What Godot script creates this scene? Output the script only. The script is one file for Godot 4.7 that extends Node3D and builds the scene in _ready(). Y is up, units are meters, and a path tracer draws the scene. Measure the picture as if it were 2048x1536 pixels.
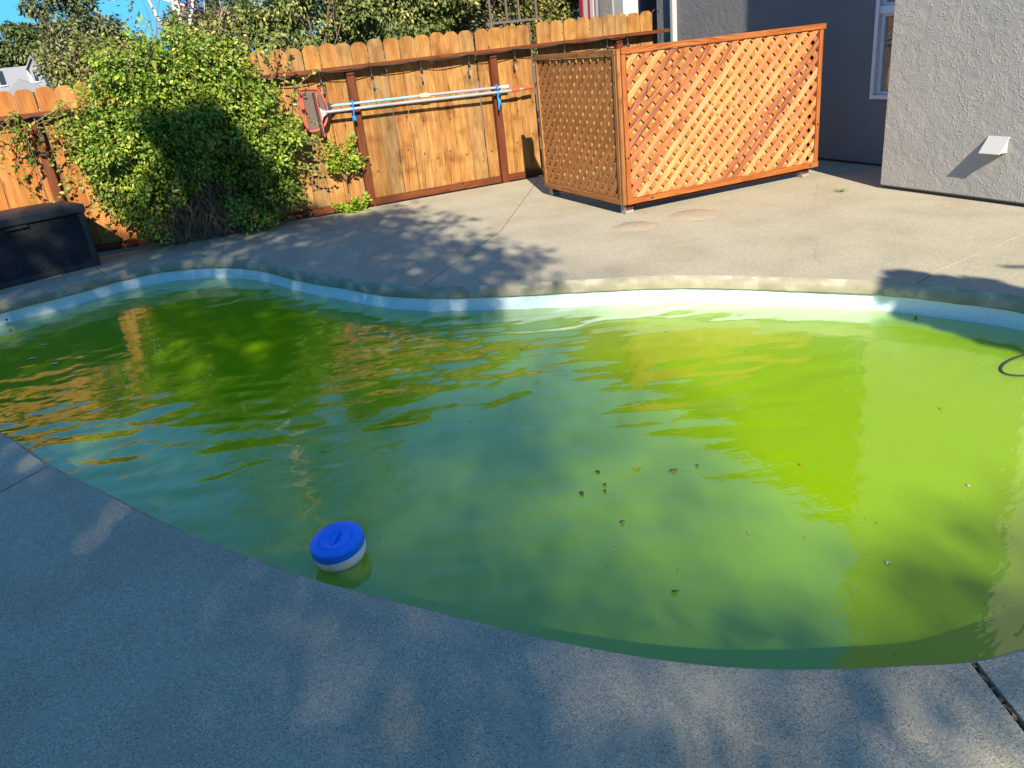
extends Node3D

var rng := RandomNumberGenerator.new()
var mats := {}
var used_names := {}
const SUN := Vector3(0.29, -0.68, -1.0)

# ------------------------------------------------------------------ mesh builder
class MB:
	var v := PackedVector3Array()
	var n := PackedVector3Array()
	var uv := PackedVector2Array()
	var col := PackedColorArray()
	var idx := PackedInt32Array()
	var tint := Color(1, 1, 1)
	var use_col := false

	func vert(p: Vector3, nn: Vector3, t: Vector2) -> int:
		v.append(p)
		n.append(nn)
		uv.append(t)
		if use_col:
			col.append(tint)
		return v.size() - 1

	func face(a: int, b: int, c: int) -> void:
		var g := (v[b] - v[a]).cross(v[c] - v[a])
		if g.dot(n[a] + n[b] + n[c]) > 0.0:
			idx.append_array([a, c, b])
		else:
			idx.append_array([a, b, c])

	func quad(a: Vector3, b: Vector3, c: Vector3, d: Vector3, nn: Vector3, ta: Vector2, tb: Vector2, tc: Vector2, td: Vector2) -> void:
		var i := vert(a, nn, ta)
		var j := vert(b, nn, tb)
		var k := vert(c, nn, tc)
		var l := vert(d, nn, td)
		face(i, j, k)
		face(i, k, l)

	# box with its grain along "along" (0 x, 1 y, 2 z); bevel chamfers every edge when > 0
	func box(xf: Transform3D, size: Vector3, along := 1, off := Vector2.ZERO, bevel := 0.0) -> void:
		var h := size * 0.5
		var axes := [Vector3(1, 0, 0), Vector3(0, 1, 0), Vector3(0, 0, 1)]
		for ax in 3:
			for s in [-1.0, 1.0]:
				var nn: Vector3 = axes[ax] * s
				var u := (ax + 1) % 3
				var w := (ax + 2) % 3
				if u == along or (ax == along and u < w):
					var q := u
					u = w
					w = q
				var du: Vector3 = axes[u]
				var dw: Vector3 = axes[w]
				var hu: float = h[u] - bevel
				var hw: float = h[w] - bevel
				var base: Vector3 = nn * h[ax]
				var ps: Array[Vector3] = [base - du * hu - dw * hw, base + du * hu - dw * hw, base + du * hu + dw * hw, base - du * hu + dw * hw]
				var wn := (xf.basis * nn).normalized()
				quad(xf * ps[0], xf * ps[1], xf * ps[2], xf * ps[3], wn, off + Vector2(-hu, -hw) + Vector2(h[u], h[w]), off + Vector2(hu, -hw) + Vector2(h[u], h[w]), off + Vector2(hu, hw) + Vector2(h[u], h[w]), off + Vector2(-hu, hw) + Vector2(h[u], h[w]))
		if bevel > 0.0:
			for ax in 3:
				var u := (ax + 1) % 3
				var w := (ax + 2) % 3
				for su in [-1.0, 1.0]:
					for sw in [-1.0, 1.0]:
						var la: Vector3 = axes[ax] * (h[ax] - bevel)
						var p1: Vector3 = axes[u] * (su * h[u]) + axes[w] * (sw * (h[w] - bevel))
						var p2: Vector3 = axes[u] * (su * (h[u] - bevel)) + axes[w] * (sw * h[w])
						var nn: Vector3 = (xf.basis * (axes[u] * su + axes[w] * sw)).normalized()
						quad(xf * (p1 - la), xf * (p1 + la), xf * (p2 + la), xf * (p2 - la), nn, off, off + Vector2(0, h[ax]), off + Vector2(bevel, h[ax]), off + Vector2(bevel, 0))

	func tube(pts: PackedVector3Array, radii: PackedFloat32Array, sides := 8, caps := true) -> void:
		var rows := []
		var up := Vector3(0.123, 0.97, 0.21).normalized()
		var run := 0.0
		for i in pts.size():
			var d := (pts[mini(i + 1, pts.size() - 1)] - pts[maxi(i - 1, 0)]).normalized()
			if absf(d.dot(up)) > 0.95:
				up = Vector3(0.9, 0.1, 0.43).normalized()
			var a := d.cross(up).normalized()
			var b := d.cross(a).normalized()
			up = -b if b.dot(up) < 0 else b
			a = d.cross(up).normalized()
			b = up
			if i > 0:
				run += pts[i].distance_to(pts[i - 1])
			var row := []
			for k in sides + 1:
				var t := TAU * k / sides
				var nn := a * cos(t) + b * sin(t)
				row.append(vert(pts[i] + nn * radii[i], nn, Vector2(radii[0] * t, run)))
			rows.append(row)
		for i in pts.size() - 1:
			for k in sides:
				face(rows[i][k], rows[i][k + 1], rows[i + 1][k + 1])
				face(rows[i][k], rows[i + 1][k + 1], rows[i + 1][k])
		if caps:
			for e in [0, pts.size() - 1]:
				var o := 1 if e == 0 else pts.size() - 2
				var nn := (pts[e] - pts[o]).normalized()
				var c := vert(pts[e], nn, Vector2.ZERO)
				var ring := []
				for k in sides + 1:
					ring.append(vert(v[rows[e][k]], nn, Vector2.ZERO))
				for k in sides:
					face(c, ring[k], ring[k + 1])

	func lathe(xf: Transform3D, prof: PackedVector2Array, sides := 32) -> void:
		# profile of (radius, height); smooth between points closer in direction than 40 degrees
		for i in prof.size() - 1:
			var p := prof[i]
			var q := prof[i + 1]
			var d := (q - p).normalized()
			var nd := Vector2(d.y, -d.x)
			var n0 := nd
			var n1 := nd
			if i > 0:
				var e := (p - prof[i - 1]).normalized()
				if e.dot(d) > 0.75:
					n0 = (nd + Vector2(e.y, -e.x)).normalized()
			if i + 2 < prof.size():
				var e := (prof[i + 2] - q).normalized()
				if e.dot(d) > 0.75:
					n1 = (nd + Vector2(e.y, -e.x)).normalized()
			var ra := []
			var rb := []
			for k in sides + 1:
				var t := TAU * k / sides
				var c := cos(t)
				var s := sin(t)
				ra.append(vert(xf * Vector3(p.x * c, p.y, p.x * s), (xf.basis * Vector3(n0.x * c, n0.y, n0.x * s)).normalized(), Vector2(t * 0.1, p.y)))
				rb.append(vert(xf * Vector3(q.x * c, q.y, q.x * s), (xf.basis * Vector3(n1.x * c, n1.y, n1.x * s)).normalized(), Vector2(t * 0.1, q.y)))
			for k in sides:
				face(ra[k], ra[k + 1], rb[k + 1])
				face(ra[k], rb[k + 1], rb[k])

	# polygon in the local xy plane, thick along z (from 0 to -depth), front towards +z
	func prism(xf: Transform3D, poly: PackedVector2Array, depth: float, off := Vector2.ZERO, swap := false) -> void:
		var tri := Geometry2D.triangulate_polygon(poly)
		for side in 2:
			var nn := (xf.basis * Vector3(0, 0, 1 if side == 0 else -1)).normalized()
			var ids := []
			for p in poly:
				ids.append(vert(xf * Vector3(p.x, p.y, 0.0 if side == 0 else -depth), nn, off + (Vector2(p.y, p.x) if swap else p)))
			for t in range(0, tri.size(), 3):
				face(ids[tri[t]], ids[tri[t + 1]], ids[tri[t + 2]])
		var cw := 1.0 if Geometry2D.is_polygon_clockwise(poly) else -1.0
		for i in poly.size():
			var p := poly[i]
			var q := poly[(i + 1) % poly.size()]
			var d := (q - p).normalized()
			var nn := (xf.basis * (Vector3(-d.y, d.x, 0) * cw)).normalized()
			var tp := Vector2(p.y, p.x) if swap else p
			var tq := Vector2(q.y, q.x) if swap else q
			quad(xf * Vector3(p.x, p.y, 0), xf * Vector3(q.x, q.y, 0), xf * Vector3(q.x, q.y, -depth), xf * Vector3(p.x, p.y, -depth), nn, off + tp, off + tq, off + tq + Vector2(depth, 0), off + tp + Vector2(depth, 0))

	func mesh() -> ArrayMesh:
		var a := []
		a.resize(Mesh.ARRAY_MAX)
		a[Mesh.ARRAY_VERTEX] = v
		a[Mesh.ARRAY_NORMAL] = n
		a[Mesh.ARRAY_TEX_UV] = uv
		if use_col:
			a[Mesh.ARRAY_COLOR] = col
		a[Mesh.ARRAY_INDEX] = idx
		var m := ArrayMesh.new()
		m.add_surface_from_arrays(Mesh.PRIMITIVE_TRIANGLES, a)
		return m


# ------------------------------------------------------------------ nodes
func numbered(called: String) -> String:
	var k: int = used_names.get(called, 0)
	used_names[called] = k + 1
	return called if k == 0 else "%s_%03d" % [called, k]


func thing(called: String, label: String, category: String, at := Vector3.ZERO, group := "") -> Node3D:
	var o := Node3D.new()
	o.name = numbered(called)
	add_child(o)
	o.position = at
	tag(o, label, category, group)
	return o


func tag(o: Node, label: String, category: String, group := "") -> void:
	o.set_meta("label", label)
	o.set_meta("category", category)
	if group:
		o.set_meta("group", group)


func obj(called: String, mb, mat: Material, parent: Node = null) -> MeshInstance3D:
	var o := MeshInstance3D.new()
	o.mesh = mb.mesh() if mb is MB else mb
	o.material_override = mat
	if parent == null:
		o.name = numbered(called)
		add_child(o)
	else:
		o.name = called
		parent.add_child(o, true)
		if parent is Node3D and parent.get_parent() == self:
			o.position = Vector3.ZERO
	return o


func at_root(o: Node3D, root: Node3D) -> void:
	# parts are modelled in world places; shift them under a thing that has its own base
	o.position = -root.position


func structure(o: Node) -> void:
	o.set_meta("kind", "structure")


func stuff(o: Node) -> void:
	o.set_meta("kind", "stuff")


# ------------------------------------------------------------------ materials
func lin(r: float, g: float, b: float) -> Color:
	return Color(r, g, b).linear_to_srgb()


func noise(kind: int, freq: float, oct: int, sd: int, warp := 0.0) -> FastNoiseLite:
	var f := FastNoiseLite.new()
	f.noise_type = kind
	f.frequency = freq
	f.fractal_octaves = oct
	f.fractal_type = FastNoiseLite.FRACTAL_FBM if oct > 1 else FastNoiseLite.FRACTAL_NONE
	f.seed = sd
	if warp > 0.0:
		f.domain_warp_enabled = true
		f.domain_warp_amplitude = warp
		f.domain_warp_frequency = freq * 0.6
		f.domain_warp_fractal_type = FastNoiseLite.DOMAIN_WARP_FRACTAL_NONE
	return f


func noise_tex(f: FastNoiseLite, size: int, ramp := [], reflect := true) -> NoiseTexture2D:
	var t := NoiseTexture2D.new()
	t.width = size
	t.height = size
	t.seamless = true
	t.seamless_blend_skirt = 0.12
	t.noise = f
	if ramp:
		var g := Gradient.new()
		g.offsets = PackedFloat32Array()
		var offs := PackedFloat32Array()
		var cols := PackedColorArray()
		for r in ramp:
			offs.append(r[0])
			cols.append(r[1] if r[1] is Color else (lin(r[1], r[1], r[1]) if reflect else Color(r[1], r[1], r[1])))
		g.offsets = offs
		g.colors = cols
		t.color_ramp = g
	return t


func plain(c: Color, rough := 0.7, metal := 0.0) -> StandardMaterial3D:
	var m := StandardMaterial3D.new()
	m.albedo_color = c
	m.roughness = rough
	m.metallic = metal
	return m


func triplanar(m: StandardMaterial3D, metres: float) -> void:
	m.uv1_triplanar = true
	m.uv1_world_triplanar = true
	m.uv1_scale = Vector3.ONE / metres
	m.uv1_triplanar_sharpness = 4.0


func detail(m: StandardMaterial3D, t: Texture2D, metres: float) -> void:
	m.detail_enabled = true
	m.detail_blend_mode = BaseMaterial3D.BLEND_MODE_MUL
	m.detail_albedo = t
	m.detail_uv_layer = BaseMaterial3D.DETAIL_UV_2
	m.uv2_triplanar = true
	m.uv2_world_triplanar = true
	m.uv2_scale = Vector3.ONE / metres
	m.uv2_triplanar_sharpness = 4.0


func wood_image(sd: int, knots: int, lines: float, contrast: float, dark: Color, light: Color) -> ImageTexture:
	var w := 256
	var h := 1024
	var r := RandomNumberGenerator.new()
	r.seed = sd
	var a := noise(FastNoiseLite.TYPE_SIMPLEX_SMOOTH, 1.0, 2, sd)
	var b := noise(FastNoiseLite.TYPE_SIMPLEX, 1.0, 2, sd + 7)
	var kn := []
	for k in knots:
		kn.append([r.randf_range(0.02, 0.23), (k + r.randf_range(0.15, 0.85)) * 2.0 / knots, r.randf_range(0.005, 0.011)])
	var bytes := PackedByteArray()
	bytes.resize(w * h * 3)
	var at := 0
	for y in h:
		var vv := y * 2.0 / h
		var near := []
		for k in kn:
			if absf(vv - k[1]) < 0.16:
				near.append(k)
		for x in w:
			var uu := x * 0.25 / w
			var t := uu + a.get_noise_2d(uu * 7.0, vv * 0.55) * 0.045
			var knot := 0.0
			for k in near:
				var du: float = (uu - k[0]) / k[2]
				var dv: float = (vv - k[1]) / (k[2] * 1.5)
				var d := du * du + dv * dv
				t += signf(du) * 0.010 * exp(-d * 0.10)
				if d < 4.0:
					knot = maxf(knot, exp(-d * 1.1))
			var ph := t * lines
			var saw := ph - floorf(ph)
			var late := saw * saw * saw
			var fib := b.get_noise_2d(uu * 520.0, vv * 9.0)
			var blot := a.get_noise_2d(uu * 12.0 + 30.0, vv * 2.0)
			var l := clampf(0.72 - late * contrast + fib * 0.16 + blot * 0.22, 0.0, 1.0)
			var c := dark.lerp(light, l).lerp(Color(0.16, 0.08, 0.04), knot * 0.85)
			bytes[at] = int(clampf(c.r, 0, 1) * 255)
			bytes[at + 1] = int(clampf(c.g, 0, 1) * 255)
			bytes[at + 2] = int(clampf(c.b, 0, 1) * 255)
			at += 3
	return ImageTexture.create_from_image(Image.create_from_data(w, h, false, Image.FORMAT_RGB8, bytes))


func wood(tex: Texture2D, tint: Color, rough := 0.75) -> StandardMaterial3D:
	var m := plain(tint, rough)
	m.albedo_texture = tex
	m.uv1_scale = Vector3(4.0, 0.5, 1.0)
	m.heightmap_enabled = true
	m.heightmap_texture = tex
	m.heightmap_scale = 0.12
	m.metallic_specular = 0.3
	return m


func leaf_mat(rough: float, through: Color) -> StandardMaterial3D:
	var m := plain(Color(1, 1, 1), rough)
	m.vertex_color_use_as_albedo = true
	m.backlight_enabled = true
	m.backlight = through
	m.metallic_specular = 0.4
	return m


func make_materials() -> void:
	# concrete, brushed with fine aggregate
	var speck := noise_tex(noise(FastNoiseLite.TYPE_VALUE, 0.33, 2, 11), 1024, [[0.0, 0.18], [0.2, 0.30], [0.32, 0.54], [0.45, 0.62], [0.56, 0.68], [0.7, 0.86], [0.85, 1.0], [1.0, 1.0]])
	var mott := noise_tex(noise(FastNoiseLite.TYPE_SIMPLEX_SMOOTH, 0.012, 5, 5), 512, [[0.0, Color(0.93, 0.915, 0.90)], [0.4, Color(0.97, 0.965, 0.96)], [0.65, Color(0.99, 0.988, 0.985)], [1.0, Color(1, 1, 1)]])
	var bump := noise_tex(noise(FastNoiseLite.TYPE_VALUE, 0.33, 2, 11), 1024)
	var c := plain(lin(0.565, 0.50, 0.35), 0.88)
	c.albedo_texture = speck
	triplanar(c, 0.9)
	c.heightmap_enabled = true
	c.heightmap_texture = bump
	c.heightmap_scale = 0.16
	c.metallic_specular = 0.35
	detail(c, mott, 4.3)
	mats.concrete = c
	var lid := c.duplicate()
	lid.albedo_color = lin(0.56, 0.46, 0.315)
	mats.lid = lid
	# weathered coping nose
	var cop := plain(lin(0.40, 0.36, 0.275), 0.9)
	cop.albedo_texture = noise_tex(noise(FastNoiseLite.TYPE_SIMPLEX, 0.009, 6, 33), 1024, [[0.0, Color(0.74, 0.74, 0.68)], [0.4, Color(0.82, 0.81, 0.76)], [0.58, Color(0.88, 0.87, 0.82)], [0.66, Color(0.97, 0.96, 0.93)], [1.0, Color(1, 1, 1)]])
	triplanar(cop, 2.2)
	cop.heightmap_enabled = true
	cop.heightmap_texture = mott
	cop.heightmap_scale = 0.12
	mats.coping = cop
	# vinyl liner
	var li := plain(lin(0.74, 0.80, 0.79), 0.35)
	li.albedo_texture = noise_tex(noise(FastNoiseLite.TYPE_SIMPLEX, 0.018, 4, 71, 20.0), 512, [[0.0, Color(0.86, 0.92, 0.93)], [0.47, Color(0.93, 0.96, 0.97)], [0.5, Color(1, 1, 1)], [0.53, Color(0.94, 0.97, 0.97)], [1.0, Color(0.9, 0.95, 0.95)]])
	triplanar(li, 0.5)
	mats.liner = li
	mats.algae = plain(lin(0.45, 0.66, 0.02), 0.9)
	# stucco
	var st_h := noise_tex(noise(FastNoiseLite.TYPE_SIMPLEX, 0.009, 4, 21, 40.0), 1024, [[0.0, 0.2], [0.28, 0.38], [0.36, 0.5], [0.385, 0.72], [0.41, 0.52], [0.52, 0.54], [0.555, 0.82], [0.58, 0.95], [0.62, 0.62], [0.74, 0.58], [0.77, 0.8], [0.8, 0.6], [1.0, 0.6]], false)
	var st := plain(lin(0.345, 0.325, 0.285), 0.85)
	st.albedo_texture = noise_tex(noise(FastNoiseLite.TYPE_SIMPLEX_SMOOTH, 0.006, 3, 4), 512, [[0.0, 0.9], [0.5, 0.96], [1.0, 1.0]])
	triplanar(st, 1.9)
	st.heightmap_enabled = true
	st.heightmap_texture = st_h
	st.heightmap_scale = 0.6
	st.metallic_specular = 0.3
	mats.stucco = st
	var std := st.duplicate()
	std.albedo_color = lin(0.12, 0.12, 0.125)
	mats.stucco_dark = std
	var stw := st.duplicate()
	stw.albedo_color = lin(0.18, 0.174, 0.166)
	mats.stucco_wall = stw
	mats.foundation = plain(lin(0.05, 0.047, 0.045), 0.95)
	mats.trim_white = plain(lin(0.44, 0.43, 0.41), 0.55)
	mats.trim_grey = plain(lin(0.40, 0.39, 0.36), 0.5)
	mats.vinyl = plain(lin(0.62, 0.62, 0.64), 0.35)
	mats.room = plain(lin(0.05, 0.035, 0.025), 0.9)
	var gl := plain(Color(0.85, 0.9, 0.9, 0.06), 0.02)
	gl.transparency = BaseMaterial3D.TRANSPARENCY_ALPHA
	mats.glass = gl
	# woods
	var w1 := wood_image(3, 3, 75.0, 0.42, Color(0.52, 0.33, 0.18), Color(1.0, 0.88, 0.66))
	var w2 := wood_image(14, 5, 60.0, 0.5, Color(0.50, 0.32, 0.17), Color(1.0, 0.86, 0.64))
	var w3 := wood_image(25, 2, 95.0, 0.35, Color(0.55, 0.36, 0.2), Color(1.0, 0.9, 0.7))
	var w4 := wood_image(36, 9, 50.0, 0.55, Color(0.42, 0.24, 0.14), Color(1.0, 0.84, 0.62))
	var weather := noise_tex(noise(FastNoiseLite.TYPE_SIMPLEX_SMOOTH, 0.01, 4, 9), 512, [[0.0, Color(0.76, 0.72, 0.68)], [0.3, Color(0.93, 0.91, 0.88)], [0.5, Color(1, 1, 1)], [1.0, Color(1, 1, 1)]])
	mats.picket = []
	for k in 9:
		var tints := [lin(0.496, 0.376, 0.221), lin(0.463, 0.341, 0.194), lin(0.527, 0.427, 0.268), lin(0.415, 0.305, 0.175), lin(0.479, 0.387, 0.254), lin(0.400, 0.325, 0.221), lin(0.511, 0.387, 0.214), lin(0.447, 0.351, 0.207), lin(0.368, 0.305, 0.221)]
		var m := wood([w1, w2, w3][k % 3], tints[k], 0.7)
		detail(m, weather, 1.9)
		mats.picket.append(m)
	mats.picket_orange = []
	for k in 4:
		mats.picket_orange.append(wood([w1, w2, w3][k % 3], [lin(0.531, 0.322, 0.153), lin(0.488, 0.282, 0.125), lin(0.556, 0.352, 0.181), lin(0.445, 0.262, 0.118)][k], 0.65))
	mats.redwood = wood(w3, lin(0.16, 0.062, 0.042), 0.6)
	mats.rail = wood(w1, lin(0.19, 0.082, 0.05), 0.6)
	mats.slat = []
	for k in 6:
		mats.slat.append(wood([w1, w4, w3, w2, w4, w1][k], [lin(0.636, 0.437, 0.402), lin(0.521, 0.327, 0.297), lin(0.675, 0.498, 0.445), lin(0.579, 0.377, 0.339), lin(0.464, 0.292, 0.317), lin(0.653, 0.521, 0.426)][k], 0.6))
	mats.slat_back = wood(w3, lin(0.524, 0.265, 0.100), 0.65)
	mats.backing = wood(w2, lin(0.681, 0.589, 0.470), 0.7)
	mats.slat_side = wood(w3, lin(0.485, 0.296, 0.177), 0.7)
	mats.slat_side_back = wood(w1, lin(0.427, 0.245, 0.136), 0.7)
	mats.frame_wood = wood(w2, lin(0.446, 0.219, 0.118), 0.6)
	mats.frame_side = wood(w1, lin(0.388, 0.250, 0.165), 0.7)
	mats.galv = plain(lin(0.30, 0.29, 0.26), 0.6, 0.3)
	# plastics and metal
	var rat_h := Image.create(256, 256, false, Image.FORMAT_RGB8)
	for y in 256:
		for x in 256:
			var u := x / 256.0 * 4.0
			var vv := y / 256.0 * 4.0
			var row := int(floorf(vv * 2.0))
			var shift := 0.5 if row % 2 == 1 else 0.0
			var a := absf(sin((u + shift) * PI))
			var b := absf(sin(vv * 2.0 * PI))
			var hh := clampf(pow(a, 0.6) * pow(b, 0.6), 0.0, 1.0)
			rat_h.set_pixel(x, y, Color(hh, hh, hh))
	# weave cells about 3 cm wide
	var rat := plain(lin(0.02, 0.0195, 0.022), 0.42)
	rat.uv1_scale = Vector3(1.0 / 0.14, 1.0 / 0.10, 1.0)
	rat.heightmap_enabled = true
	rat.heightmap_texture = ImageTexture.create_from_image(rat_h)
	rat.heightmap_scale = 1.2
	mats.rattan = rat
	mats.chest_plain = plain(lin(0.017, 0.0165, 0.019), 0.45)
	mats.black = plain(lin(0.012, 0.012, 0.013), 0.5)
	mats.black_soft = plain(lin(0.02, 0.02, 0.02), 0.7)
	mats.alu = plain(lin(0.40, 0.42, 0.43), 0.38, 0.45)
	mats.alu_blue = plain(lin(0.26, 0.46, 0.58), 0.4, 0.2)
	mats.red = plain(lin(0.52, 0.075, 0.045), 0.5)
	mats.red_grip = plain(lin(0.62, 0.07, 0.03), 0.5)
	mats.cream = plain(lin(0.66, 0.55, 0.28), 0.5)
	mats.white_plastic = plain(lin(0.70, 0.72, 0.70), 0.45)
	mats.blue_plastic = plain(lin(0.0, 0.17, 0.80), 0.4)
	mats.blue_dark = plain(lin(0.0, 0.02, 0.2), 0.6)
	mats.blue_rope = plain(lin(0.0, 0.22, 0.68), 0.7)
	mats.brass = plain(lin(0.55, 0.38, 0.16), 0.35, 0.8)
	var netm := plain(Color(0.40, 0.34, 0.30, 0.8), 0.9)
	netm.transparency = BaseMaterial3D.TRANSPARENCY_ALPHA
	mats.net = netm
	mats.rust = plain(lin(0.42, 0.17, 0.10), 0.8)
	mats.iron = plain(lin(0.10, 0.075, 0.065), 0.6)
	var birch := plain(lin(0.70, 0.62, 0.52), 0.8)
	birch.albedo_texture = noise_tex(noise(FastNoiseLite.TYPE_SIMPLEX, 0.03, 3, 8, 6.0), 256, [[0.0, Color(0.3, 0.25, 0.22)], [0.3, Color(0.5, 0.45, 0.4)], [0.38, Color(1, 1, 1)], [1.0, Color(1, 1, 1)]])
	triplanar(birch, 0.7)
	mats.birch = birch
	var bark := plain(lin(0.20, 0.14, 0.09), 0.9)
	bark.albedo_texture = noise_tex(noise(FastNoiseLite.TYPE_SIMPLEX, 0.05, 4, 88), 256, [[0.0, 0.45], [1.0, 1.0]])
	triplanar(bark, 0.4)
	mats.bark = bark
	mats.twig = plain(lin(0.24, 0.15, 0.085), 0.85)
	mats.twig_red = plain(lin(0.45, 0.18, 0.08), 0.8)
	mats.dirt = plain(lin(0.10, 0.065, 0.045), 0.95)
	mats.dirt.albedo_texture = speck
	triplanar(mats.dirt, 0.7)
	mats.ground = plain(lin(0.15, 0.13, 0.07), 0.95)
	mats.ground.albedo_texture = mott
	triplanar(mats.ground, 6.0)
	mats.leaf = leaf_mat(0.42, Color(0.55, 0.62, 0.18))
	mats.leaf_soft = leaf_mat(0.6, Color(0.5, 0.55, 0.2))
	mats.petal = leaf_mat(0.7, Color(0.6, 0.3, 0.4))
	mats.far_wall = plain(lin(0.55, 0.52, 0.48), 0.9)
	mats.far_grey = plain(lin(0.22, 0.23, 0.25), 0.9)
	mats.far_roof = plain(lin(0.19, 0.19, 0.21), 0.85)
	mats.far_glass = plain(lin(0.02, 0.025, 0.03), 0.1)
	mats.flag_red = plain(lin(0.19, 0.008, 0.02), 0.8)
	mats.flag_white = plain(lin(0.38, 0.37, 0.37), 0.8)
	mats.flag_blue = plain(lin(0.02, 0.03, 0.12), 0.8)
	var wa := plain(Color(lin(0.31, 0.57, 0.003), 0.50), 0.035)
	wa.transparency = BaseMaterial3D.TRANSPARENCY_ALPHA
	wa.metallic_specular = 0.64
	wa.clearcoat_enabled = true
	wa.clearcoat = 0.6
	wa.clearcoat_roughness = 0.03
	wa.normal_enabled = true
	var wn := noise_tex(noise(FastNoiseLite.TYPE_SIMPLEX_SMOOTH, 0.022, 3, 55), 512)
	wn.as_normal_map = true
	wn.bump_strength = 3.0
	wa.normal_texture = wn
	wa.normal_scale = 0.12
	wa.uv1_triplanar = true
	wa.uv1_world_triplanar = true
	wa.uv1_scale = Vector3(0.8, 1.0, 1.6)
	mats.water = wa


# ------------------------------------------------------------------ outlines
func smooth_closed(p: Array, per: int) -> PackedVector2Array:
	var out := PackedVector2Array()
	var k := p.size()
	for i in k:
		var a: Vector2 = p[(i + k - 1) % k]
		var b: Vector2 = p[i]
		var c: Vector2 = p[(i + 1) % k]
		var d: Vector2 = p[(i + 2) % k]
		for s in per:
			out.append(b.cubic_interpolate(c, a, d, float(s) / per))
	return out


var pool := PackedVector2Array()   # lip edge of the coping, (x, z)


func pool_outline() -> void:
	pool = smooth_closed([
		Vector2(-2.25, -7.7), Vector2(-1.58, -8.07), Vector2(-1.04, -8.27), Vector2(-0.34, -8.53), Vector2(0.26, -8.27), Vector2(0.64, -7.76), Vector2(0.90, -7.04), Vector2(1.20, -6.39),
		Vector2(1.48, -5.85), Vector2(1.94, -5.39), Vector2(2.42, -5.06), Vector2(2.88, -4.75), Vector2(3.29, -4.42), Vector2(3.73, -3.90), Vector2(4.05, -3.48), Vector2(4.21, -3.14), Vector2(4.34, -2.76),
		Vector2(4.32, -2.2), Vector2(4.0, -1.6), Vector2(3.35, -1.15), Vector2(2.55, -0.97), Vector2(1.82, -1.01), Vector2(1.50, -1.13), Vector2(1.15, -1.33), Vector2(0.85, -1.59), Vector2(0.55, -1.93),
		Vector2(0.17, -2.40), Vector2(-0.07, -2.75), Vector2(-0.32, -3.16), Vector2(-0.55, -3.59), Vector2(-0.83, -4.11), Vector2(-1.13, -4.76), Vector2(-1.6, -5.5), Vector2(-2.15, -6.2), Vector2(-2.5, -7.0)], 5)
	for i in pool.size():
		pool[i] += Vector2(0.008, -0.026)


func grown(by: float) -> PackedVector2Array:
	var r := Geometry2D.offset_polygon(pool, by, Geometry2D.JOIN_ROUND)
	return r[0]


func strip(pts: Array, width: float) -> PackedVector2Array:
	var l := PackedVector2Array()
	for p in pts:
		l.append(p)
	return Geometry2D.offset_polyline(l, width * 0.5, Geometry2D.JOIN_MITER, Geometry2D.END_BUTT)[0]


func flat_poly(mb: MB, poly: PackedVector2Array, y: float) -> void:
	var tri := Geometry2D.triangulate_polygon(poly)
	var ids := []
	for p in poly:
		ids.append(mb.vert(Vector3(p.x, y, p.y), Vector3.UP, p))
	for t in range(0, tri.size(), 3):
		mb.face(ids[tri[t]], ids[tri[t + 1]], ids[tri[t + 2]])


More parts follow.
